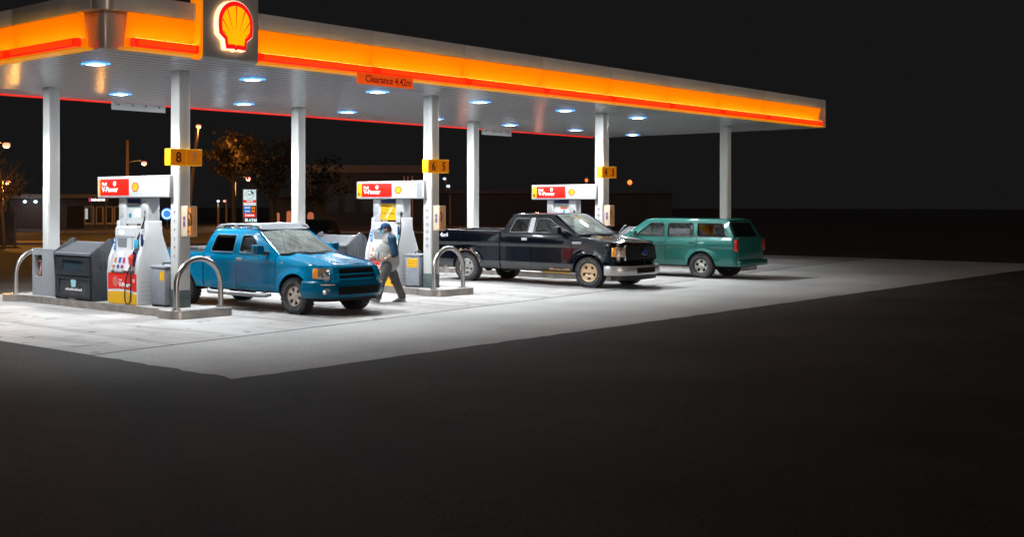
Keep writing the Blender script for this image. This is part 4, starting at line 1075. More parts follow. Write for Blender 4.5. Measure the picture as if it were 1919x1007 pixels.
# roof rack, deflector, side steps, bed bars, antenna
rk = B()
for sd in (-1, 1):
    rk.tube([V3b(3.34, sd*.64, 1.60), V3b(3.22, sd*.63, 1.665), V3b(2.9, sd*.63, 1.685), V3b(2.3, sd*.63, 1.685), V3b(2.02, sd*.65, 1.66), V3b(1.98, sd*.66, 1.60)], .022, 8)
    for s in (3.2, 2.75, 2.35): rk.box(BL['L']/2-s-.05, BL['L']/2-s+.05, sd*.63-.02, sd*.63+.02, 1.57, 1.67, .01)
for s in (3.1, 2.6): rk.tube([V3b(s, -.63, 1.68), V3b(s, .63, 1.68)], .014, 6)
rkobj = rk.obj('roof_rack', mat('rack_silver', (.55,.56,.57), .3, .7), bt)
b = B(); b.grid(lambda u, v: V3b(1.98+.32*v-.06*(1-(2*u-1)**2), (2*u-1)*(.68-.06*v), 1.59+.105*v+.015*sin(pi*v)), 10, 4, curl=(0,0,-.015)); b.obj('wind_deflector', mat('deflector_grey', (.085,.10,.115), .5), bt, smooth=60)
for sd in (-1, 1):
    b = B(); b.tube([V3b(1.42, sd*.90, .36), V3b(1.50, sd*.97, .33), V3b(1.7, sd*.98, .325), V3b(3.05, sd*.98, .325), V3b(3.2, sd*.97, .33), V3b(3.28, sd*.90, .36)], .045, 10)
    for s in (1.7, 2.4, 3.05): b.tube([V3b(s, sd*.97, .33), V3b(s, sd*.7, .40)], .025, 6)
    b.obj('side_step', mat('step_silver', (.30,.31,.33), .4, .5), bt, smooth=60)
    b = B(); b.tube([V3b(3.72, sd*.80, 1.125), V3b(3.75, sd*.80, 1.19), V3b(4.6, sd*.80, 1.20), V3b(4.66, sd*.80, 1.135)], .02, 6)
    b.obj('bed_bar', M_slate2, bt)
b = B(); b.box(-2.4, -1.25, -.6, .6, .75, 1.17, .03); bo = b.obj('cargo_box', M_slate, bt)
b = B(); b.tube([V3b(1.15, -.72, 1.07), V3b(1.32, -.73, 1.58)], .004, 5); b.obj('antenna', M_trim, bt)
b = B(); 
p = V3b(1.12, -Yb(1.12, .97)-.004, .97); b.box(p.x-.035,p.x+.035,p.y-.004,p.y+.004,p.z-.02,p.z+.02,.003); b.obj('fender_badge', M_chrome, bt)

# ---- dark extended-cab pickup
M_navyp = paint('paint_dark_navy', (.0012,.0024,.0055), .0, .18)
M_greylow = paint('paint_charcoal', (.028,.030,.036), .3, .4, var=.35)
def dark_front(front, t, V3, PT, ZT):
    front('front_panel', -66, 66, .66, 1.11, .0, M_navyp, nph=24)
    front('grille', -34, 34, .70, 1.05, .02, M_matblk, nph=16)
    g = B()
    for z in (.76,.82,.88,.94,1.0):
        g.tube([PT(radians(p), z, .035-max(0, z-.66)*.08) for p in range(-33, 34, 6)], .008, 5)
    for p in range(-32, 33, 4): g.tube([PT(radians(p), z, .034-max(0, z-.66)*.08) for z in (.70,.85,1.04)], .006, 5)
    g.obj('grille_mesh', mat('grille_grey', (.06,.06,.065), .35, .6), t)
    for s in (-1, 1):
        front('grille_surround', s*33.5, s*37, .70, 1.07, .04, M_chrome, nph=3)
        front('headlight', s*37.5, s*63, .79, 1.03, .018, M_head, prof=lambda v: .02*sin(pi*v), nph=8)
        front('turn_signal', s*63.3, s*70.5, .80, 1.02, .016, M_amber, prof=lambda v: .018*sin(pi*v), nph=4)
    front('grille_surround', -33, 33, 1.045, 1.08, .03, M_chrome, nph=12, nz=2)
    front('bumper', -82, 82, .34, .57, .075, M_bchrome, prof=lambda v: .03*sin(pi*(.1+.8*v)), nph=40, nz=8, thick=.08)
    front('licence_recess', -14, 14, .39, .52, .108, M_matblk, nph=6, nz=3, thick=0)
    front('valance', -72, 72, .22, .335, .02, M_trim, nph=24, nz=3)
    p = PT(0, .90, .05)
    M = Matrix.Translation(p) @ Matrix.Rotation(pi/2, 4, 'Y') @ Matrix.Diagonal((.075,.16,1,1))
    B().lathe([(1,0),(1,.012),(.9,.018)], 28, M).obj('oval_badge', M_chrome, t)
    M = Matrix.Translation(p+Vector((.018,0,0))) @ Matrix.Rotation(pi/2, 4, 'Y') @ Matrix.Diagonal((.064,.145,1,1))
    B().lathe([(1,0),(1,.004)], 28, M).obj('oval_badge_face', mat('badge_blue', (.01,.03,.22), .3), t)
M_bchrome = mat('bumper_chrome', (.62,.62,.62), .28, .6, var=.12, vscale=5)
DK = dict(name='pickup_truck', label='black extended cab pickup with gold front wheel and chrome bumper, parked at right', cat='pickup', loc=(26.44, 18.06, 0), rz=radians(-90),
    L=5.92, hw=1.0, R=.385, tw=.27, sa=(.93, 4.74), ra=.465, rock=.40, a=.52, crease=1.05, flare=.035,
    top=[(0,1.10),(.25,1.135),(1.0,1.235),(1.4,1.27),(1.62,1.335),(1.75,1.345),(3.6,1.36),(3.66,1.375),(6,1.395)],
    paint=M_navyp, paint_low=M_greylow, zlow=.60, panels=[('fender',.215,1.43),('front_door',1.445,2.66),('rear_door',2.672,3.62),('bed_side',3.66,5.86)],
    cowl=1.30, crown=.05, bulge=.035, lip=.07, zfront=1.1, rake0=.75, rake=.10, front=dark_front, hood_in=.09,
    cab=dict(zbelt=1.325, zroof=1.80, wb=.94, wr=.78, outline=[(1.25,1.27),(2.05,1.80),(3.35,1.80),(3.62,1.30)], round=[.0,.14,.16,.0], cowl_z=1.285,
        windows=[[(1.62,1.36),(2.17,1.715),(2.53,1.715),(2.58,1.36)],[(2.80,1.36),(2.76,1.715),(3.20,1.715),(3.36,1.36)]], glass=[M_glass, M_gdark],
        roof_front=2.03, roof_rear=3.37, roof_h=.075, rear=(3.60,3.35), rows=[.8,1.7], seal=mat('seal_grey', (.16,.17,.18), .35), wind=M_wind),
    mirror=(1.72,1.42), mirror_mat=M_trim, handles=[(2.86,1.18)], handle_mat=M_bchrome,
    bed=3.66, rail_mat=M_trim, bumper_mat=M_bchrome, rims=(M_rimB, M_rimC), spokes=5, lugs=36, holes='hole', tout=.01)
dt, V3d, Yd, ZTd, PTd, hoodd, ycd = vehicle(DK)
xd = DK['L']/2
for sd in (-1, 1):
    b = B(); b.sheet(round_poly([(2.62,1.335),(2.60,1.74),(2.735,1.74),(2.775,1.335)], .02), [], lambda p, d: V3d(p[0], sd*(ycd(p[1])+.004+d*.006), p[1]), 1); b.obj('door_pillar_trim', mat('pillar_silver', (.42,.43,.44), .3, .4, .6), dt)
    b = B()                                                     # rust along the sill and round the rear arch
    b.grid(lambda u, v: V3d(1.5+.62*u, sd*(Yd(1.5+.62*u, .41+.05*v)+.004), .405+(.055+.03*sin(u*pi))*v), 14, 3)
    b.obj('sill_rust', mat('rust_pale', (.42,.22,.13), .7, var=.5, vscale=12, col2=(.12,.05,.03)), dt)
    b = B(); th0, th1 = radians(18), radians(125)
    b.grid(lambda u, v: V3d(4.74-(.467+(.045+.035*sin(9*u)*sin(23*u))*v)*cos(th0+(th1-th0)*u), sd*(Yd(4.74-(.467+.07*v)*cos(th0+(th1-th0)*u), .385+(.467+.07*v)*sin(th0+(th1-th0)*u))+.004), .385+(.467+(.045+.035*sin(9*u)*sin(23*u))*v)*sin(th0+(th1-th0)*u)), 30, 3)
    b.obj('arch_rust', mat('rust_brown', (.22,.12,.08), .75, var=.6, vscale=18, col2=(.05,.045,.045)), dt)
b = B(); b.text('4x4', .15, '-y', (0,0,0), bold=.006, sx=1.25)
T = Matrix.Translation((xd-5.66, -Yd(5.62, 1.24)-.006, 1.20)) 
b.xf(T); b.obj('bed_decal', mat('decal_silver', (.62,.64,.66), .4), dt, smooth=0)
b = B(); p = V3d(1.28, -Yd(1.28, 1.1)-.004, 1.12); b.box(p.x-.13,p.x+.13,p.y-.003,p.y+.004,p.z-.03,p.z+.03,.003); b.obj('fender_badge', mat('badge_plate', (.5,.52,.54), .3, .5), dt)

# ---- green vehicle at the right edge, nose pointing away
M_greenp = paint('paint_sea_green', (.01,.13,.11), .15, .3)
def green_front(front, t, V3, PT, ZT):
    front('front_panel', -66, 66, .55, .98, .0, M_greenp, nph=24)
    front('grille', -30, 30, .66, .86, .012, M_matblk, nph=10)
    for s in (-1, 1): front('headlight', s*36, s*64, .68, .88, .014, M_head, nph=8)
    front('bumper', -80, 80, .32, .55, .06, M_greenp, prof=lambda v: .03*sin(pi*v), nph=30, nz=6, thick=.06)
GR = dict(name='sport_utility_vehicle', label='sea green vehicle standing beyond the black pickup hood at the right', cat='car', loc=(31.9, 17.15, 0), rz=radians(90),
    L=4.6, hw=.90, R=.35, tw=.24, sa=(.86, 3.55), ra=.42, rock=.36, a=.48, crease=.9, flare=.03,
    top=[(0,.98),(.3,1.03),(1.2,1.12),(1.4,1.14),(4.6,1.16)],
    paint=M_greenp, panels=[('fender',.21,1.33),('front_door',1.34,2.45),('rear_door',2.46,3.4),('rear_quarter',3.41,4.55)],
    cowl=1.12, crown=.04, bulge=.0, lip=.06, zfront=.98, rake0=.7, rake=.12, front=green_front, hood_in=.09,
    cab=dict(zbelt=1.135, zroof=1.63, wb=.84, wr=.70, outline=[(1.10,1.12),(1.78,1.63),(4.25,1.63),(4.5,1.12)], round=[0,.1,.12,0],
        windows=[[(1.45,1.17),(1.93,1.55),(2.35,1.55),(2.38,1.17)],[(2.5,1.17),(2.48,1.55),(3.25,1.55),(3.3,1.17)],[(3.42,1.17),(3.38,1.55),(4.12,1.55),(4.25,1.17)]], glass=[M_glass, M_gdark, M_gdark],
        roof_front=1.76, roof_rear=4.27, roof_h=.075, rear=(4.49,4.26), rows=[.75,1.65], wind=glass('windscreen_green', (.25,.62,.52), .9, glare=.06)),
    mirror=(1.5,1.22), mirror_mat=M_greenp, handles=[(2.3,1.0),(3.25,1.0)], handle_mat=M_greenp, bumper_mat=M_greenp,
    rims=(M_rimC, M_rimC), spokes=5, lugs=30, holes='spoke')
vehicle(GR)
# ---------------------------------------------------------------- walking man
def remesh(b, nm, m, parent, vox=.012, smooth_it=6, label=None):
    o = b.obj(nm, m, None, smooth=0)
    md = o.modifiers.new('r', 'REMESH'); md.mode = 'VOXEL'; md.voxel_size = vox; md.use_smooth_shade = True
    ms = o.modifiers.new('s', 'SMOOTH'); ms.factor = .5; ms.iterations = smooth_it
    me = evalmesh(o); me.name = nm; o.modifiers.clear()
    old = o.data; o.data = me; bpy.data.meshes.remove(old)
    me.polygons.foreach_set('use_smooth', [True]*len(me.polygons))
    if not me.materials: me.materials.append(m)
    o.parent = parent
    if label: o['label'] = label
    return o
man = thing('person', 'heavy set man in blue cap and face mask walking past the middle pump', 'person', (18.75, 16.71, .008), radians(135))
M_skin = mat('skin', (.50,.27,.19), .55, var=.08, vscale=20)
M_cap = mat('cap_blue', (.012,.07,.20), .75, var=.2, vscale=20)
M_shirt = mat('sleeve_blue', (.008,.06,.13), .8, var=.25, vscale=12)
M_jack = mat('jacket_stone', (.46,.455,.43), .85, var=.14, vscale=9, bump=.3, bscale=12)
M_trou = mat('trousers_grey', (.115,.115,.12), .85, var=.28, vscale=9, bump=.6, bscale=9)
M_shoe = mat('shoe_grey', (.30,.31,.34), .6, var=.3)
M_mask = mat('mask_blue', (.16,.42,.50), .7)
M_hair = mat('hair_brown', (.10,.045,.025), .7, var=.3, vscale=30)
# joints: x forward, y left (towards the camera), z up
hipL, hipR = (.02,.11,.80), (-.03,-.11,.80)
kneL, kneR = (.145,.12,.46), (-.17,-.10,.44)
ankL, ankR = (.235,.12,.10), (-.29,-.10,.10)
shL, shR = (-.07,.215,1.335), (-.03,-.215,1.335)
elL, elR = (-.135,.275,1.045), (.05,-.29,1.06)
wrL, wrR = (.075,.235,.925), (.24,-.16,.93)
b = B()
b.cap_((.0,0,1.36),(.045,0,1.50),.058,.058)                                    # neck
b.ball((.055,0,1.565),(.100,.080,.118),20).ball((.085,0,1.52),(.075,.062,.075),16)   # skull, jaw
b.ball((.165,0,1.545),(.026,.018,.03),10)                                     # nose
b.ball((.135,.032,1.575),(.02,.018,.014),8).ball((.135,-.032,1.575),(.02,.018,.014),8)
b.ball((.04,.084,1.545),(.022,.012,.034),10).ball((.04,-.084,1.545),(.022,.012,.034),10)  # ears
b.cap_((-.04,0,1.30),(-.03,0,.95),.10,.13)
b.cap_(shL,elL,.06,.050).cap_(elL,wrL,.048,.032); b.cap_(shR,elR,.06,.050).cap_(elR,wrR,.048,.032)
b.cap_(hipL,kneL,.09,.06).cap_(kneL,ankL,.055,.042); b.cap_(hipR,kneR,.09,.06).cap_(kneR,ankR,.055,.042)
def hand(wr, d, sidey):
    w = Vector(wr); d = Vector(d).normalized(); up = Vector((0,0,1)); s = d.cross(up).normalized(); u = s.cross(d)
    palm = w+d*.055
    b.ball(palm, (.05,.022,.042), 12, M=Matrix((d, s, u)).transposed().to_4x4())
    for k in range(4):
        r = palm+d*.035+u*(.030-.020*k); ln = (.030,.034,.032,.025)[k]
        p1 = r+d*ln-s*sidey*.004; p2 = p1+d*ln*.6-s*sidey*.016; p3 = p2+d*ln*.15-s*sidey*.024
        b.cap_(r, p1, .0095, .009, 8).cap_(p1, p2, .009, .008, 8).cap_(p2, p3, .008, .007, 8)
    r = w+d*.03+u*.03; p1 = r+d*.028+u*.022; p2 = p1+d*.028-s*sidey*.006
    b.cap_(r, p1, .012, .0105, 8).cap_(p1, p2, .010, .008, 8)
hand(wrL, (.9,-.25,-.18), 1); hand(wrR, (.8,.3,-.1), -1)
remesh(b, 'body', M_skin, man, .0075, 4)
b = B()                                                                        # jacket trunk with a full belly
b.cap_((-.03,0,1.33),(-.01,0,1.10),.155,.19,18)
b.ball((-.03,.10,1.31),(.135,.13,.10),16).ball((-.03,-.10,1.31),(.135,.13,.10),16)
b.ball((.04,0,1.10),(.215,.215,.19),20).ball((.055,0,.99),(.22,.22,.17),20).ball((-.06,0,1.05),(.17,.20,.2),18)
b.cap_((-.02,0,1.0),(-.03,0,.86),.215,.215,20).ball((-.03,0,.82),(.222,.212,.05),20)
b.cap_((-.01,0,1.38),(.02,0,1.45),.09,.080,16)                                # collar
jb = remesh(b, 'jacket', M_jack, man, .012, 10)
b = B()                                                                        # raglan sleeves
for S_, E_, W_ in ((shL, elL, wrL), (shR, elR, wrR)):
    sg_ = 1 if S_[1] > 0 else -1
    e = Vector(E_); w = Vector(W_)
    b.cap_(S_, E_, .088, .072).cap_(E_, e.lerp(w, .22), .072, .064); b.ball((S_[0]+.0, S_[1]-.05*sg_, S_[2]+.02), (.105,.10,.085), 14)
    b.cap_((S_[0]+.03, S_[1]-.15*sg_, S_[2]+.075), (S_[0], S_[1]-.04*sg_, S_[2]+.03), .055, .085)
remesh(b, 'sleeves', M_shirt, man, .011, 8)
b = B(); b.tube([(.27,.04,1.12),(.285,.05,1.02),(.28,.05,.90),(.22,.05,.80)], .006, 6).tube([(.20,.155,1.06),(.215,.16,.98),(.20,.16,.92)], .009, 6)
b.obj('jacket_seams', mat('seam_dark', (.03,.035,.045), .8), man)
b = B()                                                                        # trousers: loose, creased at knee and hem
for H_, K_, A_ in ((hipL, kneL, ankL), (hipR, kneR, ankR)):
    h, k, an = Vector(H_), Vector(K_), Vector(A_)
    b.cap_(h, k, .130, .093, 16).cap_(k, an+Vector((-.01,0,.03)), .092, .082, 16)
    b.ball(k+Vector((.02,0,-.03)), (.098,.09,.05), 14); b.ball(an+Vector((.0,0,.06)), (.095,.083,.035), 14); b.ball(an+Vector((-.01,0,.0)), (.09,.08,.035), 14)
    b.ball(k.lerp(an, .5)+Vector((-.01,0,0)), (.09,.08,.03), 14); b.ball(h.lerp(k, .55)+Vector((-.01,0,0)), (.118,.10,.04), 14)
b.ball((-.02,0,.82),(.185,.20,.12),18)
remesh(b, 'trousers', M_trou, man, .011, 5)
for (A_, pitch) in ((ankL, -14), (ankR, 12)):
    T = Matrix.Translation(A_) @ Matrix.Rotation(radians(pitch), 4, 'Y')
    b = B(); 
    b.cap_((-.03,0,-.045),(.10,0,-.055),.052,.05).cap_((.10,0,-.06),(.185,0,-.065),.048,.036).cap_((-.01,0,-.03),(-.0,0,.03),.055,.05); b.xf(T)
    sh = remesh(b, 'shoe', M_shoe, man, .009, 4)
    b = B(); b.prism(round_poly([(-.09,-.045),(.06,-.055),(.20,-.05),(.235,0),(.20,.05),(.06,.055),(-.09,.045)], .04), 'xy', -.108, -.083, .006); b.xf(T)
    b.obj('sole', mat('sole_white', (.6,.6,.6), .6), sh)
# head wear
b = B()
def capf(u, v):
    th = 2*pi*u; ph = pi/2*v
    return Vector((.055+.113*cos(th)*cos(ph), .093*sin(th)*cos(ph), 1.595+.098*sin(ph)))
b.grid(capf, 28, 10); b.tube([(.055+.114*cos(2*pi*k/28), .094*sin(2*pi*k/28), 1.592) for k in range(28)], .006, 6, closed=True).ball((.055,0,1.694),.008,8)
cp_ = b.obj('cap', M_cap, man, smooth=60)
b = B(); b.grid(lambda u, v: Vector((.145+.105*v*(1-.35*(2*u-1)**2)-.028*(2*u-1)**2, (2*u-1)*.080*(1-.12*v), 1.590-.022*v-.02*(2*u-1)**2)), 12, 6, curl=(0,0,-.006)); b.obj('cap_peak', M_cap, cp_, smooth=60)
b = B(); b.grid(lambda u, v: Vector((.055+(.125-.02*v)*cos((u-.5)*2.7)+.012*sin(pi*v), (.083-.012*v)*sin((u-.5)*2.7)*1.08, 1.545-.095*v)), 16, 6, curl=(-.006,0,0))
mk = b.obj('face_mask', M_mask, man, smooth=60)
b = B(); b.tube([(.075,.086,1.535),(.04,.092,1.56),(.02,.09,1.545)], .0035, 5).tube([(.075,-.086,1.535),(.04,-.092,1.56),(.02,-.09,1.545)], .0035, 5); b.obj('ear_loop', M_txtw, mk)
b = B()
b.ball((.015,0,1.575),(.085,.089,.075),18).ball((-.03,0,1.545),(.05,.078,.06),14).ball((.065,.07,1.575),(.03,.018,.035),10).ball((.065,-.07,1.575),(.03,.018,.035),10)
remesh(b, 'hair', M_hair, man, .009, 4)
w = Vector(elL).lerp(Vector(wrL), .88); d = (Vector(wrL)-Vector(elL)).normalized()
b = B(); b.tube([w-d*.014, w+d*.014], .041, 16); b.ball(w+Vector((0,.038,.0)), (.02,.008,.02), 10); b.obj('wristwatch', mat('watch_silver', (.5,.5,.5), .25, .8), man)
b = B(); b.tube([(.16,.19,.90),(.23,.12,.875),(.29,.04,.87)], .008, 6); b.obj('key_strap', mat('strap_grey', (.3,.3,.32), .6), man)
# ---------------------------------------------------------------- far side of the road
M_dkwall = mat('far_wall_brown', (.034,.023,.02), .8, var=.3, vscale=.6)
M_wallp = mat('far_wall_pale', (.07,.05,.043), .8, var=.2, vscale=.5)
M_pole = mat('timber_pole', (.20,.12,.06), .8, var=.35, vscale=6, stretch=(4,4,.5))
M_lampm = mat('lamp_metal', (.08,.08,.085), .5, .5)
M_sodium = mat('sodium_lamp', (1,.6,.3), .5, emit=(1,.30,.16), es=1.9)
M_sodpink = mat('sodium_lamp_pale', (1,.6,.5), .5, emit=(1,.30,.27), es=1.8)
M_cool = mat('cool_lamp', (.8,.9,1), .5, emit=(.55,.75,1), es=3.)
M_leaf = mat('leaf_lit', (.055,.03,.005), .7, var=.4, vscale=2)  # brighter leaf copy for the trees that look lit
M_leafd = mat('leaf_dim', (.008,.006,.004), .7, var=.4, vscale=2)  # leaf copy darkened in colour so the far trees look dim
M_bark = mat('bark', (.035,.024,.016), .85, var=.3)
def lamp_or_fill(p, w, col, r=.15):  # serves real lamps and added point lights that have no fixture
    ld = bpy.data.lights.new('lamp_or_fill_glow', 'POINT'); ld.energy = w; ld.color = col; ld.shadow_soft_size = r
    lo = bpy.data.objects.new('lamp_or_fill_glow', ld); COL.objects.link(lo); lo.location = p; return lo
ORG = (1., .42, .07)
def street_lamp(px, py, d, polepx, lab, m=M_sodium, w=0., size=.16, polez=None, lean=0., col=ORG):
    head = at(px, d, zz(py, d)); foot = at(polepx, d, 0.); h = head.z if polez is None else polez
    t = thing('street_lamp', lab, 'street lamp', foot, 0, group='street lamps beyond the forecourt')
    rel = head-foot; top = Vector((rel.x*lean, rel.y*lean, h+.15))
    B().tube([(0,0,0), top*.5, top], [.13,.11,.08], 10).obj('pole', M_pole, t)
    B().tube([top*.985, Vector((rel.x*.6+top.x*.4, rel.y*.6+top.y*.4, h+.22)), Vector((rel.x, rel.y, rel.z+size*.75))], .035, 8).obj('arm', M_lampm, t)
    hd = B(); hd.lathe([(size*.45,size*.95),(size*1.15,size*.72),(size*1.2,size*.6)], 14, Matrix.Translation(rel)).obj('hood', M_lampm, t)
    B().ball(rel, (size,size,size*.72), 14).obj('lamp', m, t)
    if w: lamp_or_fill(head-Vector((0,0,size*1.4)), w, col)
    return t
street_lamp(372, 237, 70, 349, 'tall leaning street lamp right of the column signed 8 and 7', w=700, size=.16, lean=.97)
street_lamp(270, 306, 95, 239, 'street lamp on the pole above the nearest pump header', M_sodpink, w=1200, size=.22)
street_lamp(465, 335, 110, 440, 'street lamp reaching over the tall lit price sign', M_sodpink, w=1500, size=.24)
street_lamp(12, 272, 62, -6, 'street lamp at the left edge of the picture', w=1800, size=.2)
street_lamp(15, 342, 85, 4, 'low lamp behind the bare tree at left', M_sodium, w=500, size=.2)
street_lamp(409, 377, 100, 409.5, 'short white lamp post left of the lit price sign', M_cool, w=250, size=.12, col=(.7,.85,1))
street_lamp(421, 377, 120, 424, 'small pale lamp beside the short white lamp post', M_sodpink, size=.16)
street_lamp(1181, 360, 120, 1183, 'small white lamp at the right edge beside the column signed 4 and 3', M_cool, size=.13)
street_lamp(833, 335, 120, 836, 'small cool lamp just right of the column signed 6 and 5', M_cool, size=.16)
street_lamp(840, 349, 118, 843, 'lower cool lamp just right of the column signed 6 and 5', M_cool, size=.18)
def signal(px, py, d, lab, col, s=.2):
    p = at(px, d, zz(py, d)); t = thing('traffic_light', lab, 'traffic light', (p.x, p.y, 0), atan2(-1,-1))
    B().tube([(0,0,0),(0,0,p.z+.5)], .07, 8).obj('pole', M_lampm, t)
    B().box(.08,.3,-.17,.17,p.z-.55,p.z+.45,.03).obj('housing', M_lampm, t)
    T = Matrix.Translation((.3,0,p.z)) @ Matrix.Rotation(pi/2, 4, 'Y')
    B().lathe([(s,0),(s*.9,.06),(.01,.09)], 16, T).obj('lens', mat('signal_'+lab.split()[0], (.4,.02,.01), .4, emit=col, es=3.), t)
signal(690, 341, 150, 'red traffic light showing over the header of the pump behind the man', (1,.03,.02), .2)
signal(1098, 338, 150, 'orange traffic light showing over the header of the pump behind the dark pickup', (1,.12,.02), .2)
signal(1179, 342, 140, 'amber and red glowing traffic light near the right edge', (1,.14,.02), .28)

def block(name, lab, cat, px0, px1, d, ztop, m, depth=8., roofm=None):
    """flat-roofed building facing the camera side, foot on the ground"""
    A, C = at(px0, d), at(px1, d); mid = (A+C)/2; w = (C-A).length
    t = thing(name, lab, cat, (mid.x, mid.y, 0), atan2(C.y-A.y, C.x-A.x))
    B().box(-w/2, w/2, 0, depth, 0, ztop, 0).obj('wall', m, t, smooth=0)
    return t, w
SW = (1., .45, .2)
# low service building behind the left column
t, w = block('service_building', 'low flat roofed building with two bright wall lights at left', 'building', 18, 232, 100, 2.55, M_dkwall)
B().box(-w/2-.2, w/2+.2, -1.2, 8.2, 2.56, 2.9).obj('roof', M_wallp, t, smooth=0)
X = lambda px: (px-125)/F*100
for px in (48, 68):
    B().ball((X(px), -.25, 2.28), (.16,.14,.12), 12).obj('wall_light', M_cool, t)
    p = at(px, 99.2, 1.95); lamp_or_fill(p-Vector((.6,.6,0)), 40, (.8,.88,1.))
for a, c in ((158,176),(180,194),(198,212),(214,226)):
    f = B().box(X(a), X(c), -.06, -.005, .35, 1.9); f = f.obj('window', mat('far_frame', (.2,.15,.12), .6), t, smooth=0)
    B().box(X(a)+.1, X(c)-.1, -.075, -.061, .5, 1.8).obj('pane', mat('far_pane_dark', (.012,.012,.014), .15), f, smooth=0)
B().box(X(160), X(165), -.09, -.077, .8, 1.7).obj('lit_pane', mat('pane_cool', (.4,.6,.7), .3, emit=(.25,.5,.6), es=.6), t, smooth=0)
B().box(X(126), X(156), -.05, -.005, 0, 1.9).obj('garage_door', M_matblk, t, smooth=0)
# its sign
p = at(184, 96, zz(374.5, 96)); st = thing('shop_sign', 'dark sign with lit white letters reading SALES & SERVICE', 'sign', (p.x, p.y, 0), radians(-45))
wS = 36/F*96
for x in (-.6, .6): B().tube([(x,.08,0),(x,.08,p.z)], .05, 6).obj('post', M_lampm, st)
B().box(-wS/2, wS/2, 0, .16, p.z-.2, p.z+.2, .01).obj('board', mat('sign_board_dark', (.02,.015,.02), .5), st)
B().text('SALES & SERVICE', .25, '-y', (-wS/2+.22, -.01, p.z-.09), bold=.012, sx=.60).obj('lettering', mat('lettering_bright', (.9,.9,.9), .5, emit=(.85,.95,1), es=1.6), st, smooth=0)
B().tube([(-wS/2+.12+.08*cos(2*pi*k/12), -.012, p.z+.12*sin(2*pi*k/12)) for k in range(12)], .028, 6, closed=True).obj('ring_mark', mat('ring_magenta', (.6,.05,.3), .5, emit=(.8,.1,.35), es=.8), st)
# round blue sign
p = at(313, 90, zz(401, 90)); rs = thing('round_sign', 'round blue lit sign left of the column signed 8 and 7', 'sign', (p.x, p.y, 0), radians(-45))
B().tube([(0,.1,0),(0,.1,p.z)], .06, 8).obj('post', M_lampm, rs)
T = Matrix.Translation((0,0,p.z)) @ Matrix.Rotation(pi/2, 4, 'X')
B().lathe([(.46,-.08),(.46,.05),(.40,.06)], 28, T).obj('disc', mat('sign_disc_blue', (.02,.15,.5), .4, emit=(.03,.3,.9), es=.9), rs)
B().tube([(.33*cos(2*pi*k/24), -.07, p.z+.33*sin(2*pi*k/24)) for k in range(24)], .05, 6, closed=True).obj('ring_mark', mat('ring_ice', (.8,.9,1), .4, emit=(.7,.9,1), es=1.3), rs)
# pylon price sign
d = 90; p = at(468, d); S_ = d/F
py = thing('pylon_sign', 'tall narrow lit price sign with white top panel and red bands behind the blue pickup', 'sign', (p.x, p.y, 0), radians(-45))
zt, zl = zz(355, d), zz(419, d); w = 24*S_
B().box(-w/2-.05, w/2+.05, .005, .35, .2, zt+.05, .02).obj('cabinet', mat('pylon_frame', (.35,.36,.38), .4, .3), py)
B().box(-w/2-.25, w/2+.25, -.1, .45, 0, .2).obj('plinth', M_dkwall, py, smooth=0)
zy = lambda q: zz(q, d)
def pan(nm, a, c, m, x0=-1., x1=1.): return B().box(w/2*x0*.97, w/2*x1*.97, -.02, .003, zy(c)+.008, zy(a)-.008).obj(nm, m, py, smooth=0)
E_ = lambda nm, c, s: mat(nm, c, .5, emit=c, es=s)
pan('top_panel', 355.5, 375, E_('pylon_ice', (.62,.85,.9), .95)); pan('band', 375.3, 379.5, E_('pylon_red', (.75,.015,.02), .85)); pan('band', 379.8, 385.5, E_('pylon_white', (.75,.82,.85), .8))
pan('tile', 386, 399.6, E_('pylon_blue', (.01,.18,.62), .85), -1, .16); pan('tile', 386, 399.6, E_('pylon_dark', (.03,.01,.03), .3), .18, 1)
pan('band', 400, 407.4, E_('pylon_red', (.75,.015,.02), .85)); pan('panel', 408, 416.5, E_('pylon_black', (.01,.01,.02), .2))
b = B()
for k in range(18):
    a = 2*pi*k/18; q = 2*pi*(k+.6)/18
    b.tube([(w*.33*cos(a), -.03, zy(365)+.28*sin(a)), (w*.36*cos(q), -.03, zy(365)+(.31 if k % 2 else .25)*sin(q))], .028, 5)
b.obj('wreath', mat('pylon_green', (.02,.14,.11), .5), py)
b = B()
for k in range(5): b.box(-.2+k*.085, -.15+k*.085, -.03, -.021, zy(365)-.06, zy(365)+(.02,.09,.05,.07,.03)[k])
b.obj('script', mat('pylon_maroon', (.35,.08,.08), .5), py, smooth=0)
b = B()
for k in range(5): b.box(-.22+k*.10, -.15+k*.10, -.03, -.021, zy(378.5), zy(376.2))
for k in range(7): b.box(-.34+k*.10, -.28+k*.10, -.03, -.021, zy(405.6), zy(402.0)+(.03 if k == 0 else 0))
for k in range(4): b.box(-.38+k*.11, -.30+k*.11, -.03, -.021, zy(390.5), zy(388.3)).box(-.36+k*.10, -.29+k*.10, -.03, -.021, zy(397), zy(395))
b.obj('panel_print', E_('pylon_print', (.85,.9,.95), .9), py, smooth=0)
b = B()
for r, q in ((388.0, 0), (394.0, .04)):
    for k in range(2): b.box(.14+k*.15, .25+k*.15, -.03, -.021, zy(r+4.2), zy(r))
b.obj('price_digits', E_('pylon_orange', (1,.22,.01), .95), py, smooth=0)
B().text('ATM', .30, '-y', (-.08,-.024,zy(415.4)), bold=.015).box(-.36,-.16,-.03,-.021,zy(415.4),zy(409.5)).obj('lettering', E_('pylon_letter', (.6,.9,1.), 1.), py, smooth=0)
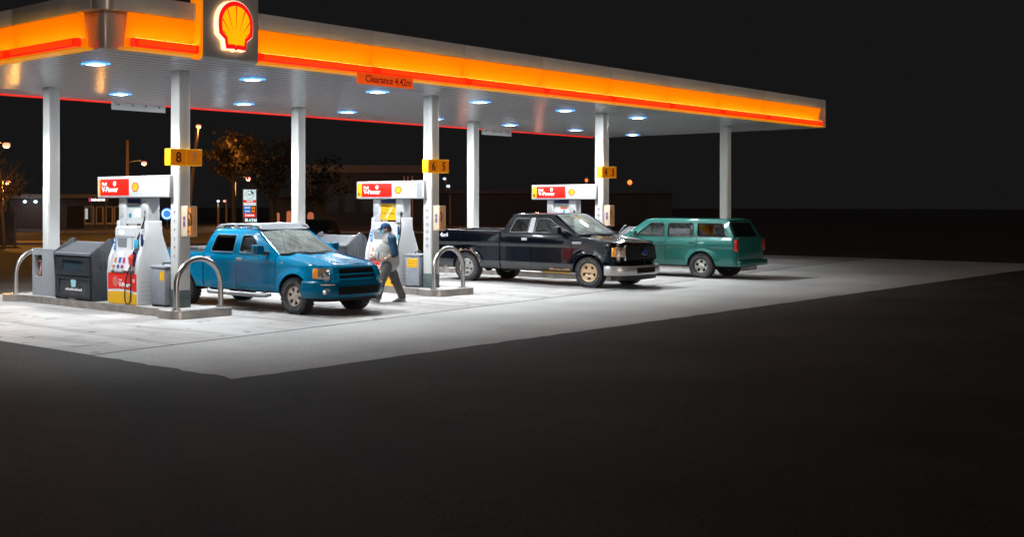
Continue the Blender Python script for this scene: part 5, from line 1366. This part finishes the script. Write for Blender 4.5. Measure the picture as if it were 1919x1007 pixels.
# utility pole carrying wires
p = at(239, 80); up = thing('utility_pole', 'timber utility pole rising behind the nearest pump header', 'pole', (p.x, p.y, 0))
B().tube([(0,0,0),(0,0,6.4)], [.14,.10], 10).obj('pole', M_pole, up)
lamp_or_fill(at(241, 78.5, 3.6), 14, ORG)  # added point light without a fixture, brightens the pole
# terrace with arched lit openings
t, w = block('arched_building', 'dark building with arched openings lit warm orange behind the blue pickup', 'building', 505, 600, 100, 2.6, M_dkwall)
X2 = lambda px: (px-552.5)/F*100
for a, c, hgt in ((517,524,1.35),(537,546,1.5),(576,588,1.4)):
    xa, xb = X2(a), X2(c); r = (xb-xa)/2
    out = [(xa,.42),(xb,.42)]+[((xa+xb)/2+r*cos(pi*k/10), hgt-r+r*sin(pi*k/10)) for k in range(11)]
    B().sheet(out, [], lambda p, d: Vector((p[0], -.03+d*.028, p[1])), 1).obj('lit_opening', mat('opening_orange', (.5,.2,.1), .5, emit=(.62,.17,.08), es=.55), t, smooth=0)
B().box(-w/2-.3, w/2+.3, -.5, 8.3, 2.605, 2.85).obj('roof', M_dkwall, t, smooth=0)
# large dim building beyond
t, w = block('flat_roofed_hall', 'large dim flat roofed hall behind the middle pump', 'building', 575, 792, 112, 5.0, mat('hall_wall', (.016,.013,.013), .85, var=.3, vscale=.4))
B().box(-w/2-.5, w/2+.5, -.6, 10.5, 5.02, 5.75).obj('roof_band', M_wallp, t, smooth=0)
X3 = lambda px: (px-683.5)/F*112
for k in range(6):
    x = X3(592+k*32); f = B().box(x-.55, x+.55, -.05, -.004, 1.2, 3.6).obj('window', M_dkwall, t, smooth=0); B().box(x-.48, x+.48, -.065, -.051, 1.28, 3.52).obj('pane', mat('far_pane_dark', (.012,.012,.014), .15), f, smooth=0)
for px in (756, 763, 771): B().tube([(X3(px), -.9, 0), (X3(px), -.9, zz(330, 111))], .07, 8).obj('flue', mat('flue_pink', (.35,.2,.18), .6), t)
lamp_or_fill(at(650, 104, 5.0), 130, (1,.35,.22)); lamp_or_fill(at(760, 104, 5.2), 100, (1,.35,.22))  # two added point lights without fixtures, brighten the hall front
t, w = block('long_shed', 'long dark low shed behind the dark pickup', 'building', 812, 1260, 118, 3.1, mat('shed_wall', (.012,.009,.009), .85, var=.3, vscale=.3))
B().box(-w/2-.3, w/2+.3, -.5, 8.3, 3.105, 3.4).obj('roof', M_dkwall, t, smooth=0)
for px in (865, 1008): lamp_or_fill(at(px, 110, 2.6), 120, (1,.3,.2))  # added point lights, no fixtures, to show the shed wall
# board fence at the left edge
A, C = at(-60, 58), at(28, 58); fn = thing('board_fence', 'dark vertical board fence at the left edge', 'fence', (C.x, C.y, 0), atan2(A.y-C.y, A.x-C.x)); wl = (A-C).length
b = B()
for k in range(int(wl/.16)): b.box(k*.16+.06, k*.16+.205, -.02, .02, .05, 1.88)
b.obj('boards', mat('fence_board', (.07,.055,.06), .8, var=.3), fn, smooth=0)
B().box(.06, wl, .021, .08, .4, .5).box(.06, wl, .021, .08, 1.45, 1.55).obj('rails', mat('fence_board', (.07,.055,.06), .8), fn, smooth=0)
B().box(-.06, .055, -.06, .06, 0, 1.98).obj('post', mat('fence_post', (.11,.09,.10), .8), fn, smooth=0)
# kerbs along the road, lit by street lamps and added point lights
def kerb(px0, px1, d, lab, h=.14):
    A, C = at(px0, d), at(px1, d); k = thing('road_kerb', lab, 'kerb', ((A+C)/2), atan2(C.y-A.y, C.x-A.x), group='kerbs along the road'); w = (C-A).length
    B().box(-w/2, w/2, 0, .3, 0, h, .02).obj('kerb_stone', mat('kerb_stone', (.24,.19,.17), .8, var=.3, vscale=1.5), k)
    B().box(-w/2, w/2, .31, 3.2, 0, h-.02).obj('verge', mat('verge_dirt', (.10,.065,.045), .9, var=.4, vscale=1.), k, smooth=0)
kerb(-120, 430, 60, 'near road kerb behind the left column'); kerb(100, 1400, 84, 'far road kerb across the road')
lamp_or_fill(at(185, 75, 4.), 420, ORG); lamp_or_fill(at(300, 60, 5.), 160, ORG)  # point lights added over the road to brighten kerbs, no lamp posts
# parked car far off, tail lights on
p = at(588, 52); cr = thing('parked_car', 'dark car with a glowing orange tail light beside the rear column', 'car', (p.x, p.y, 0), radians(214))
prof = [(-2.1,.3),(2.1,.3),(2.15,.62),(1.95,.82),(1.05,.92),(.45,1.38),(-.85,1.42),(-1.55,.98),(-2.1,.92),(-2.18,.6)]
B().prism(round_poly(prof, .12), 'xz', -.84, .84, .10, 3).obj('body', paint('paint_charcoal_far', (.02,.02,.022)), cr, smooth=50)
for y in (-.845,.845):
    B().sheet(round_poly([(.85,.95),(.38,1.30),(-.75,1.33),(-1.25,.98)], .05), [], lambda q, d: Vector((q[0], y*(1-.0)+ (.003 if y > 0 else -.003), q[1]))).obj('side_window', mat('far_pane_dark', (.012,.012,.014), .15), cr, smooth=0)
for x in (-1.3,1.3):
    for y in (-.8,.8): B().lathe([(.2,-.1),(.31,-.1),(.32,0),(.31,.1),(.2,.1)], 20, Matrix.Translation((x,y,.32)) @ Matrix.Rotation(pi/2, 4, 'X')).obj('wheel', M_tyre, cr)
for y in (-.62,.62): B().box(2.06,2.18,y-.18,y+.18,.62,.78,.03).obj('tail_light', mat('tail_lit', (.6,.08,.01), .3, emit=(1,.16,.02), es=2.2), cr)
# trees
def tree(px, d, zc, rx, rz_, n, lab, m, leaf=.13, clumps=26, trunk_r=.16, seed=1, h0=1.2, bare=False, bark=None, group=None):
    rnd = random.Random(seed); p = at(px, d); t = thing('street_tree', lab, 'tree', (p.x, p.y, 0), group=group)
    b = B(); top = Vector((rnd.uniform(-.3,.3), rnd.uniform(-.3,.3), zc))
    b.tube([(0,0,0),(top.x*.3,top.y*.3,h0),(top.x*.7,top.y*.7,zc*.75),tuple(top)], [trunk_r,trunk_r*.8,trunk_r*.5,trunk_r*.2], 8)
    cl = []
    for k in range(clumps):
        while True:
            q = Vector((rnd.uniform(-1,1), rnd.uniform(-1,1), rnd.uniform(-1,1)))
            if .25 < q.length < 1: break
        c = Vector((q.x*rx, q.y*rx, zc+q.z*rz_)); cl.append(c)
        s = Vector((top.x*.6, top.y*.6, max(h0, c.z-rz_*rnd.uniform(.5,.9)))); md_ = s.lerp(c, .5)+Vector((rnd.uniform(-.2,.2), rnd.uniform(-.2,.2), .1))
        b.tube([s, md_, c], [trunk_r*.35,trunk_r*.2,trunk_r*.07], 5)
        if bare:
            for j in range(7):
                e = c+Vector((rnd.uniform(-.9,.9), rnd.uniform(-.9,.9), rnd.uniform(-.2,.9))); b.tube([md_.lerp(c, rnd.random()), e], [trunk_r*.09,trunk_r*.03], 4)
    b.obj('trunk', bark or M_bark, t)
    f = B()
    for k in range(n):
        c = rnd.choice(cl); r = rnd.gauss(0,.16*rx)
        o = c+Vector((rnd.gauss(0,.17*rx), rnd.gauss(0,.17*rx), rnd.gauss(0,.13*rz_)))
        s = leaf*rnd.uniform(.5,1.2); a = Vector((rnd.gauss(0,1), rnd.gauss(0,1), rnd.gauss(0,1))).normalized(); e = a.orthogonal().normalized(); g = a.cross(e)
        f.bm.faces.new([f.bm.verts.new(o+v) for v in (e*s, g*s*.55, -e*s, -g*s*.55)])
    f.obj('crown', m, t, smooth=0)
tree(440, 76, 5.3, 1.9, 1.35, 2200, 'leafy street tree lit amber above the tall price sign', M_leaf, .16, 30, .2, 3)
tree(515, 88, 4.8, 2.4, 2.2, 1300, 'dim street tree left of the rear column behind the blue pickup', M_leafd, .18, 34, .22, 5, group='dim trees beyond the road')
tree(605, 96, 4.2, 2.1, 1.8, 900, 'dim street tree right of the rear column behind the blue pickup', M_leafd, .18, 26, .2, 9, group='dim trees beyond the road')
tree(8, 56, 3.3, 1.3, 1.1, 420, 'bare branched tree lit orange at the left edge', M_leaf, .09, 16, .1, 21, bare=True, bark=mat('bark_lit', (.16,.10,.05), .85, var=.3))  # bark copy painted lighter so the branches look strongly lit
lamp_or_fill(at(430, 73.6, 5.9), 75, ORG, .1); lamp_or_fill(at(450, 73.9, 5.1), 60, ORG, .1); lamp_or_fill(at(474, 73.5, 5.6), 40, ORG, .1)  # three point lights added beside the crown to make it glow amber
lamp_or_fill(at(26, 53.6, 4.3), 240, ORG, .1); lamp_or_fill(at(520, 82, 5.5), 120, ORG, .1)  # added point lights at the bare tree and a dim tree, no fixtures
# ---------------------------------------------------------------- night sky, camera, view
w = bpy.data.worlds.new('World'); SC.world = w; w.use_nodes = True
bg = w.node_tree.nodes['Background']; bg.inputs[0].default_value = (.0078,.0074,.0077,1); bg.inputs[1].default_value = 1.
sl = bpy.data.lights.new('front_fill_sun', 'SUN'); sl.energy = SUNW; sl.angle = radians(25); sl.color = (1,.84,.74)  # weak warm sun added from the front to brighten fascia band and column fronts
so = bpy.data.objects.new('front_fill_sun', sl); COL.objects.link(so); so.location = (0,-20,20)
so.rotation_euler = Vector((.42,1,-.12)).to_track_quat('-Z','Y').to_euler()
cam = bpy.data.cameras.new('camera'); co = bpy.data.objects.new('camera', cam); COL.objects.link(co)
co.location = (0,0,EYE); co.rotation_euler = (pi/2, 0, radians(-45))
cam.sensor_width = 36; cam.lens = F/1919*36; cam.shift_x = (959.5-CX)/1919; cam.shift_y = -(503.5-HY)/1919; cam.clip_end = 1200; cam.clip_start = .1
SC.camera = co
SC.view_settings.view_transform = 'Standard'; SC.view_settings.look = 'None'; SC.view_settings.exposure = 0; SC.view_settings.gamma = 1
SC.render.engine = 'CYCLES'
c = SC.cycles; c.use_denoising = True; c.max_bounces = 8; c.diffuse_bounces = 3; c.glossy_bounces = 4; c.transparent_max_bounces = 12; c.sample_clamp_indirect = 4; c.use_light_tree = True
c.caustics_reflective = False; c.caustics_refractive = False
try: c.denoiser = 'OPENIMAGEDENOISE'
except Exception: pass
